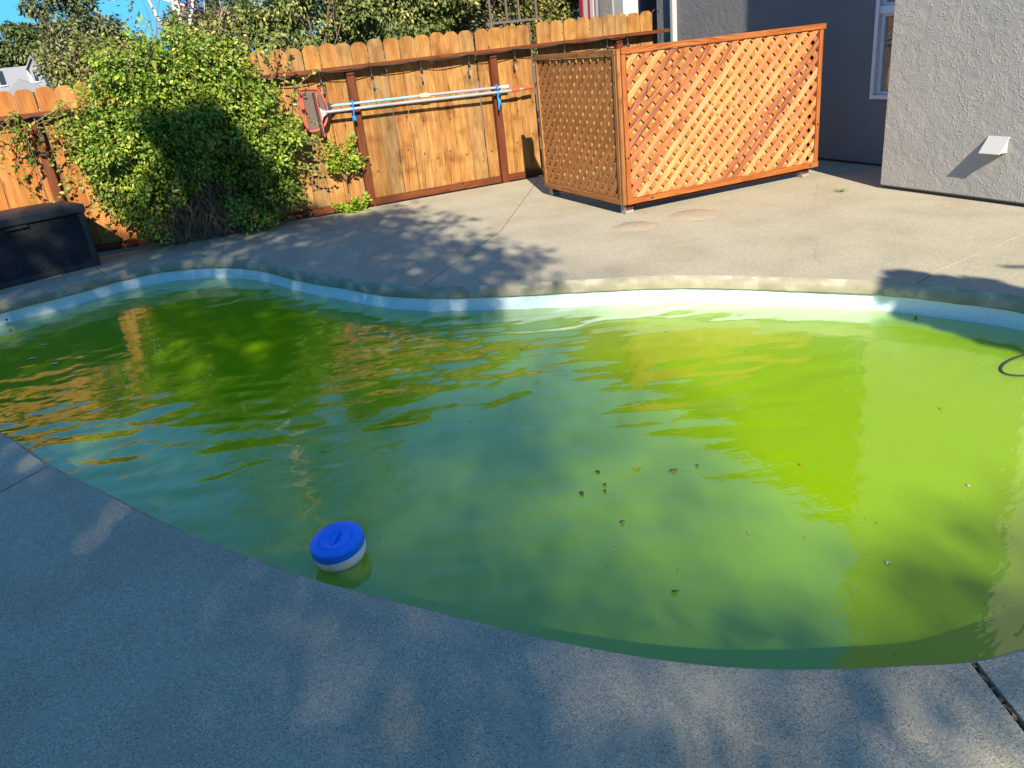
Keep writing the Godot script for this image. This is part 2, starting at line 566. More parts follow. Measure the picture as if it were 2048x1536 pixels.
func build_ground() -> void:
	# far ground with the yard cut out of it, as four sheets round the yard
	var g := MB.new()
	for r in [[-400, -9.55, -400, 400], [9.6, 400, -400, 400]]:
		pass
	var x0 := -7.0
	var x1 := 7.3
	var z0 := -9.5
	var z1 := 9.0
	for q in [[-400.0, 400.0, -400.0, z0], [-400.0, 400.0, z1, 400.0], [-400.0, x0, z0, z1], [x1, 400.0, z0, z1]]:
		flat_poly(g, PackedVector2Array([Vector2(q[0], q[2]), Vector2(q[1], q[2]), Vector2(q[1], q[3]), Vector2(q[0], q[3])]), -0.055)
	structure(obj("ground", g, mats.ground))
	# the deck: slabs between the sawn joints
	var hole := grown(0.034)
	var joints := [
		strip([Vector2(1.50, -5.40), Vector2(1.66, -5.72), Vector2(2.88, -6.98), Vector2(4.63, -9.59), Vector2(5.0, -10.1)], 0.010),
		strip([Vector2(4.15, -3.35), Vector2(4.47, -3.46), Vector2(5.59, -3.66), Vector2(7.6, -4.02)], 0.008),
		strip([Vector2(1.76, -1.30), Vector2(1.67, -1.06), Vector2(1.58, -0.85), Vector2(0.6, 1.5), Vector2(-2.6, 9.5)], 0.020),
		strip([Vector2(-0.6, -4.27), Vector2(-0.82, -4.08), Vector2(-1.02, -3.91), Vector2(-7.6, 1.7)], 0.012),
		strip([Vector2(-0.55, -7.9), Vector2(-0.67, -8.43), Vector2(-0.78, -8.96), Vector2(-1.0, -10.2)], 0.010)]
	var cut: Array[PackedVector2Array] = [hole]
	for j in joints:
		var m := Geometry2D.merge_polygons(cut[0], j)
		var best := 0
		for i in m.size():
			if m[i].size() > m[best].size():
				best = i
		cut = [m[best]]
	var outer := PackedVector2Array([Vector2(x0, -9.56), Vector2(x1, -9.56), Vector2(x1, z1), Vector2(x0, z1)])
	var slabs := Geometry2D.clip_polygons(outer, cut[0])
	var deck := Node3D.new()
	deck.name = "pool_deck"
	add_child(deck)
	structure(deck)
	for s in slabs:
		if Geometry2D.is_polygon_clockwise(s) and slabs.size() < 2:
			printerr("deck slab has a hole")
		var mb := MB.new()
		# prism in xy with front +z, turned so that the front faces up: (x, y) -> (x, 0, -y)
		var q := PackedVector2Array()
		for p in s:
			q.append(Vector2(p.x, -p.y))
		mb.prism(Transform3D(Basis(Vector3(1, 0, 0), Vector3(0, 0, -1), Vector3(0, 1, 0)), Vector3.ZERO), q, 0.05)
		obj("slab", mb, mats.concrete, deck)
	var jb := MB.new()
	for j in joints:
		for k in Geometry2D.clip_polygons(Geometry2D.offset_polygon(j, 0.01)[0], hole):
			flat_poly(jb, k, -0.022)
	obj("joint_filler", jb, mats.dirt, deck)
	var ck := MB.new()
	for q in [[Vector2(4.05, -4.05), Vector2(4.6, -4.7), 9], [Vector2(5.2, -5.3), Vector2(6.2, -6.3), 12]]:
		var last: Vector2 = q[0]
		var n: int = q[2]
		for k in range(1, n + 1):
			var p: Vector2 = (q[0] as Vector2).lerp(q[1], float(k) / n) + Vector2(rng.randf_range(-0.03, 0.03), rng.randf_range(-0.03, 0.03))
			var side := (p - last).orthogonal().normalized() * rng.randf_range(0.0006, 0.0015)
			ck.quad(Vector3(last.x - side.x, 0.0012, last.y - side.y), Vector3(last.x + side.x, 0.0012, last.y + side.y), Vector3(p.x + side.x, 0.0012, p.y + side.y), Vector3(p.x - side.x, 0.0012, p.y - side.y), Vector3.UP, last, last, p, p)
			last = p
	obj("hairline_crack", ck, plain(lin(0.16, 0.14, 0.11), 0.95), deck)
	# dry leaves and grit in the wide joint
	var lit := MB.new()
	for k in 60:
		var t := rng.randf()
		var p := Vector2(1.665, -1.05).lerp(Vector2(1.2, 0.06), t)
		leaf_into(lit, Vector3(p.x + rng.randf_range(-0.006, 0.006), -0.016 + rng.randf() * 0.01, p.y), rng.randf_range(0.012, 0.03), rng.randf() * TAU, Vector3(rng.randf_range(-0.5, 0.5), 1, rng.randf_range(-0.5, 0.5)).normalized())
	stuff(obj("joint_litter", lit, plain(lin(0.26, 0.15, 0.08), 0.85), deck))
	# a strip of soil between the concrete and the fence
	var soil := MB.new()
	flat_poly(soil, PackedVector2Array([Vector2(-7, -10.4), Vector2(7.3, -10.4), Vector2(7.3, -9.5), Vector2(-7, -9.5)]), -0.05)
	structure(obj("soil", soil, mats.dirt))
	for q in [[Vector2(3.86, -6.12), 0.20], [Vector2(4.50, -6.08), 0.235]]:
		var l := MB.new()
		l.lathe(Transform3D(Basis.IDENTITY, Vector3(q[0].x, 0, q[0].y)), PackedVector2Array([Vector2(q[1] + 0.012, 0.001), Vector2(q[1], 0.005), Vector2(q[1] - 0.004, 0.005), Vector2(q[1] - 0.007, 0.0025), Vector2(q[1] - 0.012, 0.005), Vector2(0.001, 0.006)]), 48)
		var o := obj("skimmer_lid", l, mats.lid)
		tag(o, "round stained skimmer lid in the concrete " + ("nearest the front corner of the lattice screen" if q[0].x < 4 else "before the middle of the lattice front"), "lid", "round lids set in the deck")
	# grass tuft in the deck
	var gt := MB.new()
	for k in 70:
		var a := rng.randf() * TAU
		var r := rng.randf() * 0.05
		var b := Vector3(5.99 + cos(a) * r * 1.4, 0, -5.78 + sin(a) * r)
		var d := Vector3(cos(a), 0, sin(a)) * rng.randf_range(0.015, 0.06) + Vector3(0, rng.randf_range(0.015, 0.05), 0)
		var s := Vector3(-sin(a), 0, cos(a)) * 0.0025
		gt.quad(b - s, b + s, b + d, b + d * 0.98, Vector3(0, 1, 0.2).normalized(), Vector2.ZERO, Vector2.ZERO, Vector2.ZERO, Vector2.ZERO)
	tag(obj("grass_tuft", gt, plain(lin(0.20, 0.26, 0.07), 0.7)), "small tuft of grass in the concrete beside the lattice screen", "grass")


func leaf_into(mb: MB, p: Vector3, length: float, turn: float, up: Vector3) -> void:
	var d := Vector3(cos(turn), 0, sin(turn))
	d = (d - up * d.dot(up)).normalized()
	var s := d.cross(up).normalized() * length * 0.24
	var t := Vector2.ZERO
	mb.quad(p - d * length * 0.5, p - s + up * length * 0.05, p + d * length * 0.5, p + s + up * length * 0.05, up, t, t, t, t)


func build_pool() -> void:
	var root := thing("swimming_pool", "free-form swimming pool with white liner band and worn concrete coping", "swimming pool")
	# coping nose, swept along the outline
	var prof := [Vector2(0.036, -0.0015), Vector2(0.028, -0.004), Vector2(0.013, -0.018), Vector2(0.003, -0.036), Vector2(0.0, -0.055), Vector2(0.0, -0.082), Vector2(0.006, -0.092), Vector2(0.03, -0.094)]
	var cop := MB.new()
	var lin_mb := MB.new()
	var k := pool.size()
	var bed := noise(FastNoiseLite.TYPE_SIMPLEX, 2.2, 3, 3)
	var fine := 4
	var total := k * fine
	var rows := []
	var wrows := []
	for i in total + 1:
		var f := float(i % total) / fine
		var a := int(f) % k
		var t := f - int(f)
		var p := pool[a].lerp(pool[(a + 1) % k], t)
		var q0 := pool[(a + k - 1) % k]
		var d := (pool[(a + 1) % k] - q0).normalized().lerp((pool[(a + 2) % k] - pool[a]).normalized(), t).normalized()
		var nn := Vector2(d.y, -d.x)
		if i == 0 and Geometry2D.is_point_in_polygon(p + nn * 0.05, pool):
			printerr("outline turns the other way")
		var row := []
		for j in prof.size():
			var w: float = bed.get_noise_2d(p.x * 2.0 + j * 0.13, p.y * 2.0) * (0.006 if j > 2 and j < 8 else 0.0)
			var off: Vector2 = p + nn * (prof[j].x + w)
			var pa: Vector2 = prof[maxi(j - 1, 0)]
			var pb: Vector2 = prof[mini(j + 1, prof.size() - 1)]
			var dd := (pb - pa).normalized()
			var n2 := Vector2(dd.y, -dd.x)
			row.append(cop.vert(Vector3(off.x, prof[j].y + (w * 0.6 if j == 7 else 0.0), off.y), Vector3(nn.x * n2.x, n2.y, nn.y * n2.x).normalized(), Vector2(i * 0.04, j * 0.02)))
		rows.append(row)
		var wrow := []
		for y in [-0.07, -0.2, -0.35, -0.7, -1.5]:
			var o2 := p + nn * 0.022
			wrow.append(lin_mb.vert(Vector3(o2.x, y, o2.y), Vector3(-nn.x, 0, -nn.y), Vector2(i * 0.04, y)))
		wrows.append(wrow)
	for i in total:
		for j in prof.size() - 1:
			cop.face(rows[i][j], rows[i][j + 1], rows[i + 1][j + 1])
			cop.face(rows[i][j], rows[i + 1][j + 1], rows[i + 1][j])
		for j in 4:
			lin_mb.face(wrows[i][j], wrows[i][j + 1], wrows[i + 1][j + 1])
			lin_mb.face(wrows[i][j], wrows[i + 1][j + 1], wrows[i + 1][j])
	obj("coping", cop, mats.coping, root)
	obj("liner_wall", lin_mb, mats.liner, root)
	var fl := MB.new()
	flat_poly(fl, grown(0.05), -0.85)
	obj("pool_floor", fl, mats.algae, root)
	# return fitting on the left wall
	var rf := MB.new()
	var fx := Transform3D(Basis(Vector3(0, 0, 1), 0.0), Vector3(-1.53, -0.15, -8.09))
	fx.basis = Basis.looking_at(Vector3(0.45, 0, -1), Vector3.UP)
	rf.box(fx, Vector3(0.09, 0.06, 0.02), 0, Vector2.ZERO, 0.006)
	var fit := obj("return_fitting", rf, mats.white_plastic, root)
	var rh := MB.new()
	rh.lathe(Transform3D(fx.basis * Basis(Vector3(1, 0, 0), PI / 2), fx * Vector3(0, 0, 0.012)), PackedVector2Array([Vector2(0.011, 0), Vector2(0.011, 0.002), Vector2(0.0005, 0.0015)]), 16)
	obj("opening", rh, mats.black, fit)


func wave(x: float, z: float, warp: FastNoiseLite, comps: Array, calm: FastNoiseLite) -> float:
	var wx := warp.get_noise_2d(x, z)
	var wz := warp.get_noise_2d(x + 40.0, z - 17.0)
	var h := 0.0
	for c in comps:
		h += c[2] * sin(c[0] * x + c[1] * z + c[3] + wx * c[4] + wz * c[5])
	var m := 0.55 + 0.6 * calm.get_noise_2d(x, z)
	# calmer towards the near right edge and along the near coping
	var near := smoothstep(-0.9, -3.2, z + 0.35 * x - 0.2)
	m *= lerpf(0.22, 1.0, near)
	# rings round the return jet at the right
	var d := Vector2(x - 4.15, z + 2.1).length()
	var ring := 0.0019 * sin(d * 42.0 + 2.0 * wx) * exp(-d * 1.5)
	# chop thrown back from the far wall
	var far := maxf((x - 1.9) * -0.69 + (z + 5.4) * 0.72, 0.0)
	m *= 1.0 + 1.3 * exp(-far / 0.55) * smoothstep(0.5, 2.0, x)
	return h * clampf(m, 0.1, 2.4) + ring


func build_water() -> void:
	var comps := []
	var r := RandomNumberGenerator.new()
	r.seed = 77
	for k in 22:
		var wl := 0.46 * pow(0.893, k)
		var ang := PI / 2 + r.randf_range(-0.75, 0.75)
		var kk := TAU / wl
		var slope := 0.0185 if k > 1 else 0.011
		comps.append([cos(ang) * kk, sin(ang) * kk, slope / kk, r.randf() * TAU, r.randf_range(-4, 4), r.randf_range(-4, 4)])
	var warp := noise(FastNoiseLite.TYPE_SIMPLEX_SMOOTH, 0.55, 2, 19)
	var calm := noise(FastNoiseLite.TYPE_SIMPLEX_SMOOTH, 0.4, 2, 91)
	var edge := grown(0.05)
	var step := 0.028
	var x0 := -2.7
	var z0 := -8.75
	var nx := int(7.3 / step)
	var nz := int(7.9 / step)
	var hs := PackedFloat32Array()
	hs.resize((nx + 1) * (nz + 1))
	var inside := PackedByteArray()
	inside.resize((nx + 1) * (nz + 1))
	for j in nz + 1:
		var z := z0 + j * step
		# x-runs inside the outline
		var cuts := []
		for i in edge.size():
			var a := edge[i]
			var b := edge[(i + 1) % edge.size()]
			if (a.y > z) != (b.y > z):
				cuts.append(a.x + (z - a.y) / (b.y - a.y) * (b.x - a.x))
		cuts.sort()
		for i in nx + 1:
			var x := x0 + i * step
			var c := 0
			for q in cuts:
				if q < x:
					c += 1
			var at := j * (nx + 1) + i
			inside[at] = c % 2
			if c % 2 == 1:
				hs[at] = wave(x, z, warp, comps, calm)
	var mb := MB.new()
	var ids := PackedInt32Array()
	ids.resize(hs.size())
	ids.fill(-1)
	for j in nz + 1:
		for i in nx + 1:
			var at := j * (nx + 1) + i
			if inside[at] == 0:
				continue
			var l := hs[at - 1] if i > 0 and inside[at - 1] else hs[at]
			var rr := hs[at + 1] if i < nx and inside[at + 1] else hs[at]
			var u := hs[at - nx - 1] if j > 0 and inside[at - nx - 1] else hs[at]
			var d := hs[at + nx + 1] if j < nz and inside[at + nx + 1] else hs[at]
			ids[at] = mb.vert(Vector3(x0 + i * step, -0.2 + hs[at], z0 + j * step), Vector3((l - rr) / (2 * step), 1, (u - d) / (2 * step)).normalized(), Vector2(i * step, j * step))
	for j in nz:
		for i in nx:
			var a := ids[j * (nx + 1) + i]
			var b := ids[j * (nx + 1) + i + 1]
			var c := ids[(j + 1) * (nx + 1) + i + 1]
			var d := ids[(j + 1) * (nx + 1) + i]
			if a >= 0 and b >= 0 and c >= 0 and d >= 0:
				mb.face(a, b, c)
				mb.face(a, c, d)
	var w := obj("water", mb, mats.water)
	structure(w)
	var fog := FogVolume.new()
	fog.name = "water_body"
	fog.shape = RenderingServer.FOG_VOLUME_SHAPE_BOX
	fog.size = Vector3(8.0, 1.3, 8.6)
	fog.position = Vector3(0.9, -0.865, -4.7)
	var fm := FogMaterial.new()
	fm.albedo = lin(0.72, 0.97, 0.02)
	fm.density = 2.0
	fog.material = fm
	w.add_child(fog)


# ------------------------------------------------------------------ fence
func picket_poly(w: float, h: float, y0: float, c := 0.042) -> PackedVector2Array:
	var x := w * 0.5
	return PackedVector2Array([Vector2(-x, y0), Vector2(x, y0), Vector2(x, h - c * 1.15), Vector2(x - c * 0.35, h - c * 0.55), Vector2(x - c, h - 0.004), Vector2(x - c * 1.5, h), Vector2(-x + c * 1.5, h), Vector2(-x + c, h - 0.004), Vector2(-x + c * 0.35, h - c * 0.55), Vector2(-x, h - c * 1.15)])


func pickets(root: Node3D, a: Vector3, b: Vector3, height: float, pool_of: Array) -> void:
	var run := (b - a).length()
	var dir := (b - a) / run
	var face := Vector3(-dir.z, 0, dir.x)
	if face.z < 0:
		face = -face
	var x := 0.0
	while x < run - 0.02:
		var w := minf(rng.randf_range(0.181, 0.189), run - x)
		if w < 0.05:
			break
		var mb := MB.new()
		var bas := Basis(dir, Vector3.UP, face).rotated(face, deg_to_rad(rng.randf_range(-0.35, 0.35)))
		var xf := Transform3D(bas, a + dir * (x + w * 0.5) + face * rng.randf_range(-0.004, 0.004) + Vector3(0, rng.randf_range(-0.007, 0.007), 0))
		mb.prism(xf, picket_poly(w, height + rng.randf_range(-0.008, 0.008), 0.03, rng.randf_range(0.036, 0.048)), 0.017, Vector2(w * 0.5 + rng.randf_range(0.0, 0.06), rng.randf_range(0.0, 0.12)))
		obj("picket", mb, pool_of[rng.randi() % pool_of.size()], root)
		x += w + (rng.randf_range(0.002, 0.005) if rng.randf() < 0.7 else rng.randf_range(0.006, 0.011))


func build_fence() -> void:
	var zf := -9.67
	var f := thing("wooden_fence", "tall dog-eared cedar fence with brown rail, running from the leafy bush to the grey house", "fence")
	pickets(f, Vector3(0.33, 0, zf), Vector3(4.75, 0, zf), 1.852, mats.picket)
	pickets(f, Vector3(4.785, 0, zf), Vector3(6.61, 0, zf), 1.852, mats.picket)
	for x in [0.5, 2.32, 4.12, 5.93]:
		var p := MB.new()
		p.box(Transform3D(Basis.IDENTITY, Vector3(x, 0.775, zf + 0.047)), Vector3(0.092, 1.58, 0.088), 1, Vector2(rng.randf() * 0.1, 0), 0.005)
		obj("post", p, mats.redwood, f)
	var r := MB.new()
	r.box(Transform3D(Basis.IDENTITY, Vector3(3.55, 1.588, zf + 0.075)), Vector3(6.24, 0.042, 0.148), 0, Vector2.ZERO, 0.004)
	obj("rail", r, mats.rail, f)
	var kb := MB.new()
	for s in [[0.55, 2.27], [2.37, 4.07], [4.17, 5.88], [5.98, 6.6]]:
		kb.box(Transform3D(Basis.IDENTITY, Vector3((s[0] + s[1]) * 0.5, 0.045, zf + 0.022)), Vector3(s[1] - s[0], 0.085, 0.038), 0, Vector2.ZERO, 0.004)
	obj("kickboard", kb, mats.rail, f)
	# the lower stretch at the left
	var g := thing("wooden_fence", "lower orange-brown fence stretch behind the black deck box, left of the bush", "fence")
	var a := Vector3(-3.2, 0, -10.12)
	var b := Vector3(0.38, 0, -9.69)
	pickets(g, a, b, 1.735, mats.picket_orange)
	var dir := (b - a).normalized()
	var bas := Basis(dir, Vector3.UP, Vector3(-dir.z, 0, dir.x).normalized())
	var out := bas.z if bas.z.z > 0 else -bas.z
	bas = Basis(dir, Vector3.UP, out)
	var mid := (a + b) * 0.5
	var r2 := MB.new()
	r2.box(Transform3D(bas, mid + out * 0.075 + Vector3(0, 1.485, 0)), Vector3((b - a).length(), 0.042, 0.148), 0, Vector2.ZERO, 0.004)
	obj("rail", r2, mats.rail, g)
	var k2 := MB.new()
	k2.box(Transform3D(bas, mid + out * 0.022 + Vector3(0, 0.045, 0)), Vector3((b - a).length(), 0.085, 0.038), 0, Vector2.ZERO, 0.004)
	obj("kickboard", k2, mats.rail, g)
	for t in [0.12, 0.62]:
		var p := MB.new()
		p.box(Transform3D(bas, a.lerp(b, t) + out * 0.047 + Vector3(0, 0.73, 0)), Vector3(0.092, 1.46, 0.088), 1, Vector2.ZERO, 0.005)
		obj("post", p, mats.redwood, g)


func bulb_string(root: Node3D, tops: Array, ends: Array) -> void:
	# a sagging cable with a drop, a socket and a clear bulb at each top
	var pts := PackedVector3Array()
	var all := [ends[0]] + tops + [ends[1]]
	for i in all.size() - 1:
		var a: Vector3 = all[i]
		var b: Vector3 = all[i + 1]
		var sag := rng.randf_range(0.015, 0.03)
		for s in 8:
			var t := s / 8.0
			pts.append(a.lerp(b, t) + Vector3(0, -sag * 4.0 * t * (1 - t), 0.01 * sin(t * PI)))
	pts.append(all[-1])
	var rad := PackedFloat32Array()
	rad.resize(pts.size())
	rad.fill(0.0055)
	var mb := MB.new()
	mb.tube(pts, rad, 6)
	obj("cable", mb, mats.black_soft, root)
	for t in tops:
		var lean := Basis.from_euler(Vector3(rng.randf_range(-0.1, 0.1), rng.randf() * TAU, rng.randf_range(-0.1, 0.1)))
		var s := MB.new()
		s.tube(PackedVector3Array([t, t + Vector3(0, -0.09, 0)]), PackedFloat32Array([0.006, 0.006]), 6)
		s.box(Transform3D(Basis.IDENTITY, t + Vector3(0, -0.004, 0)), Vector3(0.05, 0.014, 0.016), 0, Vector2.ZERO, 0.003)
		s.lathe(Transform3D(lean, t + Vector3(0, -0.15, 0)), PackedVector2Array([Vector2(0.014, 0.0), Vector2(0.017, 0.004), Vector2(0.017, 0.045), Vector2(0.013, 0.06), Vector2(0.006, 0.068)]), 12)
		obj("socket", s, mats.black, root)
		var cap := MB.new()
		cap.lathe(Transform3D(lean, t + Vector3(0, -0.172, 0)), PackedVector2Array([Vector2(0.011, 0.0), Vector2(0.0135, 0.004), Vector2(0.0135, 0.022)]), 12)
		obj("bulb_cap", cap, mats.brass, root)
		var b := MB.new()
		b.lathe(Transform3D(lean, t + Vector3(0, -0.245, 0)), PackedVector2Array([Vector2(0.0005, 0.0), Vector2(0.012, 0.003), Vector2(0.021, 0.012), Vector2(0.025, 0.026), Vector2(0.023, 0.042), Vector2(0.016, 0.06), Vector2(0.012, 0.074)]), 16)
		obj("bulb", b, mats.glass, root)


func build_fence_things() -> void:
	var s := thing("string_light", "black string of clear bulbs hung along the rail of the tall fence", "string light")
	var tops := []
	for x in [1.35, 1.956, 2.551, 3.157, 3.765, 4.38, 5.076, 5.697, 6.0]:
		tops.append(Vector3(x, 1.58, -9.515))
	bulb_string(s, tops, [Vector3(0.6, 1.6, -9.53), Vector3(6.06, 1.36, -9.53)])
	var s2 := thing("string_light", "black string of bulbs hung along the rail of the low left fence", "string light")
	bulb_string(s2, [Vector3(-2.2, 1.475, -9.84), Vector3(-1.55, 1.475, -9.77), Vector3(-0.96, 1.475, -9.70), Vector3(-0.4, 1.475, -9.63)], [Vector3(-2.9, 1.48, -9.92), Vector3(0.3, 1.485, -9.545)])
	# leaf net with its pole
	var zn := -9.545
	var net := thing("leaf_net", "red-framed pool leaf net with blue and silver pole hung on the fence", "pool net")
	var ring := PackedVector3Array()
	var outline := [Vector2(1.70, 1.402), Vector2(1.725, 1.418), Vector2(1.87, 1.408), Vector2(1.915, 1.385), Vector2(1.955, 1.30), Vector2(1.975, 1.21), Vector2(1.97, 1.14), Vector2(1.94, 1.05), Vector2(1.89, 0.99), Vector2(1.84, 0.968), Vector2(1.76, 0.96), Vector2(1.725, 0.975), Vector2(1.70, 1.02), Vector2(1.692, 1.2)]
	var sm := smooth_closed(outline, 4)
	for p in sm:
		ring.append(Vector3(p.x, p.y, zn))
	ring.append(ring[0])
	ring.append(ring[1])
	var rr := PackedFloat32Array()
	rr.resize(ring.size())
	rr.fill(0.0145)
	var nf := MB.new()
	nf.tube(ring, rr, 8, false)
	nf.box(Transform3D(Basis.IDENTITY, Vector3(1.712, 1.19, zn)), Vector3(0.028, 0.4, 0.016), 1, Vector2.ZERO, 0.004)
	obj("net_frame", nf, mats.red, net)
	var mesh_mb := MB.new()
	var bag := 7
	var cen := Vector2(1.83, 1.19)
	for i in sm.size():
		for k in bag:
			var t0 := float(k) / bag
			var t1 := float(k + 1) / bag
			var p := cen.lerp(sm[i], t0)
			var q := cen.lerp(sm[i], t1)
			var p2 := cen.lerp(sm[(i + 1) % sm.size()], t0)
			var q2 := cen.lerp(sm[(i + 1) % sm.size()], t1)
			var d0 := zn - 0.035 * (1 - t0 * t0 * t0)
			var d1 := zn - 0.035 * (1 - t1 * t1 * t1)
			mesh_mb.quad(Vector3(p.x, p.y, d0), Vector3(q.x, q.y, d1), Vector3(q2.x, q2.y, d1), Vector3(p2.x, p2.y, d0), Vector3(0, 0, 1), p, q, q2, p2)
	obj("mesh_bag", mesh_mb, mats.net, net)
	var yk := MB.new()
	yk.prism(Transform3D(Basis.IDENTITY, Vector3(0, 0, zn + 0.012)), PackedVector2Array([Vector2(1.955, 1.27), Vector2(1.99, 1.245), Vector2(2.05, 1.222), Vector2(2.05, 1.192), Vector2(1.99, 1.15), Vector2(1.965, 1.12)]), 0.024)
	obj("yoke", yk, mats.black_soft, net)
	var p1 := MB.new()
	p1.tube(PackedVector3Array([Vector3(2.02, 1.206, zn), Vector3(3.02, 1.188, zn)]), PackedFloat32Array([0.0155, 0.0155]), 12)
	obj("pole_blue", p1, mats.alu_blue, net)
	var p2 := MB.new()
	p2.tube(PackedVector3Array([Vector3(3.02, 1.188, zn), Vector3(4.17, 1.162, zn)]), PackedFloat32Array([0.0175, 0.0175]), 12)
	obj("pole_silver", p2, mats.alu, net)
	var col := MB.new()
	col.tube(PackedVector3Array([Vector3(3.10, 1.186, zn), Vector3(3.115, 1.186, zn), Vector3(3.2, 1.184, zn), Vector3(3.215, 1.184, zn)]), PackedFloat32Array([0.021, 0.028, 0.028, 0.021]), 12)
	obj("collar", col, mats.cream, net)
	var ec := MB.new()
	ec.tube(PackedVector3Array([Vector3(4.16, 1.162, zn), Vector3(4.26, 1.16, zn)]), PackedFloat32Array([0.02, 0.02]), 12)
	obj("end_cap", ec, mats.white_plastic, net)
	# brush on the second pole, in front of the net
	var zb := -9.49
	var br := thing("pool_brush", "pool wall brush seen edge-on with silver pole and red grip on the fence", "pool brush")
	var head := MB.new()
	head.box(Transform3D(Basis.from_euler(Vector3(0, 0, deg_to_rad(1.8))), Vector3(1.866, 1.135, zb + 0.02)), Vector3(0.014, 0.50, 0.05), 1, Vector2.ZERO, 0.004)
	obj("brush_back", head, mats.red, br)
	var bri := MB.new()
	bri.box(Transform3D(Basis.from_euler(Vector3(0, 0, deg_to_rad(1.8))), Vector3(1.848, 1.137, zb + 0.015)), Vector3(0.03, 0.47, 0.045), 1, Vector2.ZERO, 0.004)
	obj("bristles", bri, mats.black_soft, br)
	var bh := MB.new()
	bh.prism(Transform3D(Basis.IDENTITY, Vector3(0, 0, zb + 0.01)), PackedVector2Array([Vector2(1.873, 1.22), Vector2(1.90, 1.185), Vector2(1.96, 1.16), Vector2(1.96, 1.138), Vector2(1.90, 1.10), Vector2(1.873, 1.03), Vector2(1.882, 1.12)]), 0.014)
	obj("bracket", bh, plain(lin(0.33, 0.33, 0.34), 0.5), br)
	var bp := MB.new()
	bp.tube(PackedVector3Array([Vector3(1.93, 1.150, zb), Vector3(2.65, 1.143, zb), Vector3(4.28, 1.108, zb)]), PackedFloat32Array([0.0175, 0.0175, 0.0175]), 12)
	obj("pole", bp, mats.alu, br)
	for q in [[4.27, 1.108, 4.385, 1.113], [4.435, 1.115, 4.57, 1.122]]:
		var gp := MB.new()
		gp.tube(PackedVector3Array([Vector3(q[0], q[1], zb), Vector3(q[0] + 0.015, q[1], zb), Vector3(q[2] - 0.015, q[3], zb), Vector3(q[2], q[3], zb)]), PackedFloat32Array([0.018, 0.022, 0.022, 0.016]), 12)
		obj("grip", gp, mats.red_grip, br)
	var inner := MB.new()
	inner.tube(PackedVector3Array([Vector3(4.37, 1.112, zb), Vector3(4.45, 1.116, zb)]), PackedFloat32Array([0.013, 0.013]), 10)
	obj("inner_tube", inner, mats.alu, br)
	for q in [[2.263, "blue cord tying the poles to the left fence post"], [4.085, "blue cord with a dangling knot tying the poles to the right fence post"]]:
		var rp := MB.new()
		var y: float = 1.14 if q[0] < 3 else 1.105
		var loop := PackedVector3Array()
		for k in 15:
			var t := TAU * k / 14.0
			loop.append(Vector3(q[0] + 0.006 * sin(t * 2), y + 0.03 + cos(t) * 0.065, -9.515 + sin(t) * 0.05))
		var lr := PackedFloat32Array()
		lr.resize(15)
		lr.fill(0.006)
		rp.tube(loop, lr, 6, false)
		rp.tube(PackedVector3Array([Vector3(q[0] - 0.006, y + 0.08, -9.462), Vector3(q[0], y, -9.462), Vector3(q[0] - 0.012, y - 0.06, -9.47)]), PackedFloat32Array([0.009, 0.007, 0.009]), 6)
		if q[0] < 3:
			rp.box(Transform3D(Basis.from_euler(Vector3(0.2, 0.1, 0.1)), Vector3(q[0] - 0.012, y - 0.095, -9.47)), Vector3(0.042, 0.055, 0.02), 1, Vector2.ZERO, 0.005)
		else:
			for k in 5:
				var a := rng.randf_range(-0.4, 0.4)
				rp.tube(PackedVector3Array([Vector3(q[0] - 0.012, y - 0.04, -9.47), Vector3(q[0] - 0.012 + 0.03 * sin(a * 3 + k), y - 0.1, -9.455), Vector3(q[0] - 0.012 + 0.02 * a, y - 0.155 - 0.01 * k, -9.46)]), PackedFloat32Array([0.008, 0.009, 0.006]), 6)
		tag(obj("blue_cord", rp, mats.blue_rope), q[1], "cord", "blue cords holding the pool poles")


# ------------------------------------------------------------------ lattice screen
func lattice(parent: Node3D, origin: Vector3, right: Vector3, out: Vector3, w: float, h: float, front: Array, back: Array) -> void:
	# slats clipped to the panel rectangle; local x right, y up, z out
	var rect := PackedVector2Array([Vector2(0.004, 0.004), Vector2(w - 0.004, 0.004), Vector2(w - 0.004, h - 0.004), Vector2(0.004, h - 0.004)])
	var pitch := 0.142
	for layer in 2:
		var s := 1.0 if layer == 0 else -1.0
		var z := 0.0085 if layer == 0 else -0.002
		var k := -h - 0.03 if layer == 0 else 0.05
		var stop := w if layer == 0 else w + h
		while k < stop:
			var hw := rng.randf_range(0.037, 0.0405) * (1.0 if out.z > 0.5 else 1.16)
			var a := Vector2(k, 0)
			var d := Vector2(s, 1) * (h + 0.1)
			var off := Vector2(hw, 0) / sqrt(2.0) * sqrt(2.0)
			var quadp := PackedVector2Array([a - off - Vector2(s, 1) * 0.1, a + off - Vector2(s, 1) * 0.1, a + off + d, a - off + d])
			for c in Geometry2D.intersect_polygons(quadp, rect):
				var mb := MB.new()
				# lay the grain along the slat: build in slat axes
				var ux := Vector2(s, 1).normalized()
				var uy := Vector2(-ux.y, ux.x)
				var loc := PackedVector2Array()
				for p in c:
					loc.append(Vector2((p - a).dot(uy), (p - a).dot(ux)))
				var bx := right * uy.x + Vector3.UP * uy.y
				var by := right * ux.x + Vector3.UP * ux.y
				var bz := out
				if bx.cross(by).dot(bz) < 0:
					bx = -bx
					for i in loc.size():
						loc[i].x = -loc[i].x
				mb.prism(Transform3D(Basis(bx, by, bz), origin + right * a.x + out * z), loc, 0.0085, Vector2(rng.randf_range(0.04, 0.2), rng.randf_range(0.0, 0.2) + 0.1))
				var pool_of: Array = front if layer == 0 else back
				obj("slat", mb, pool_of[rng.randi() % pool_of.size()], parent)
			k += pitch


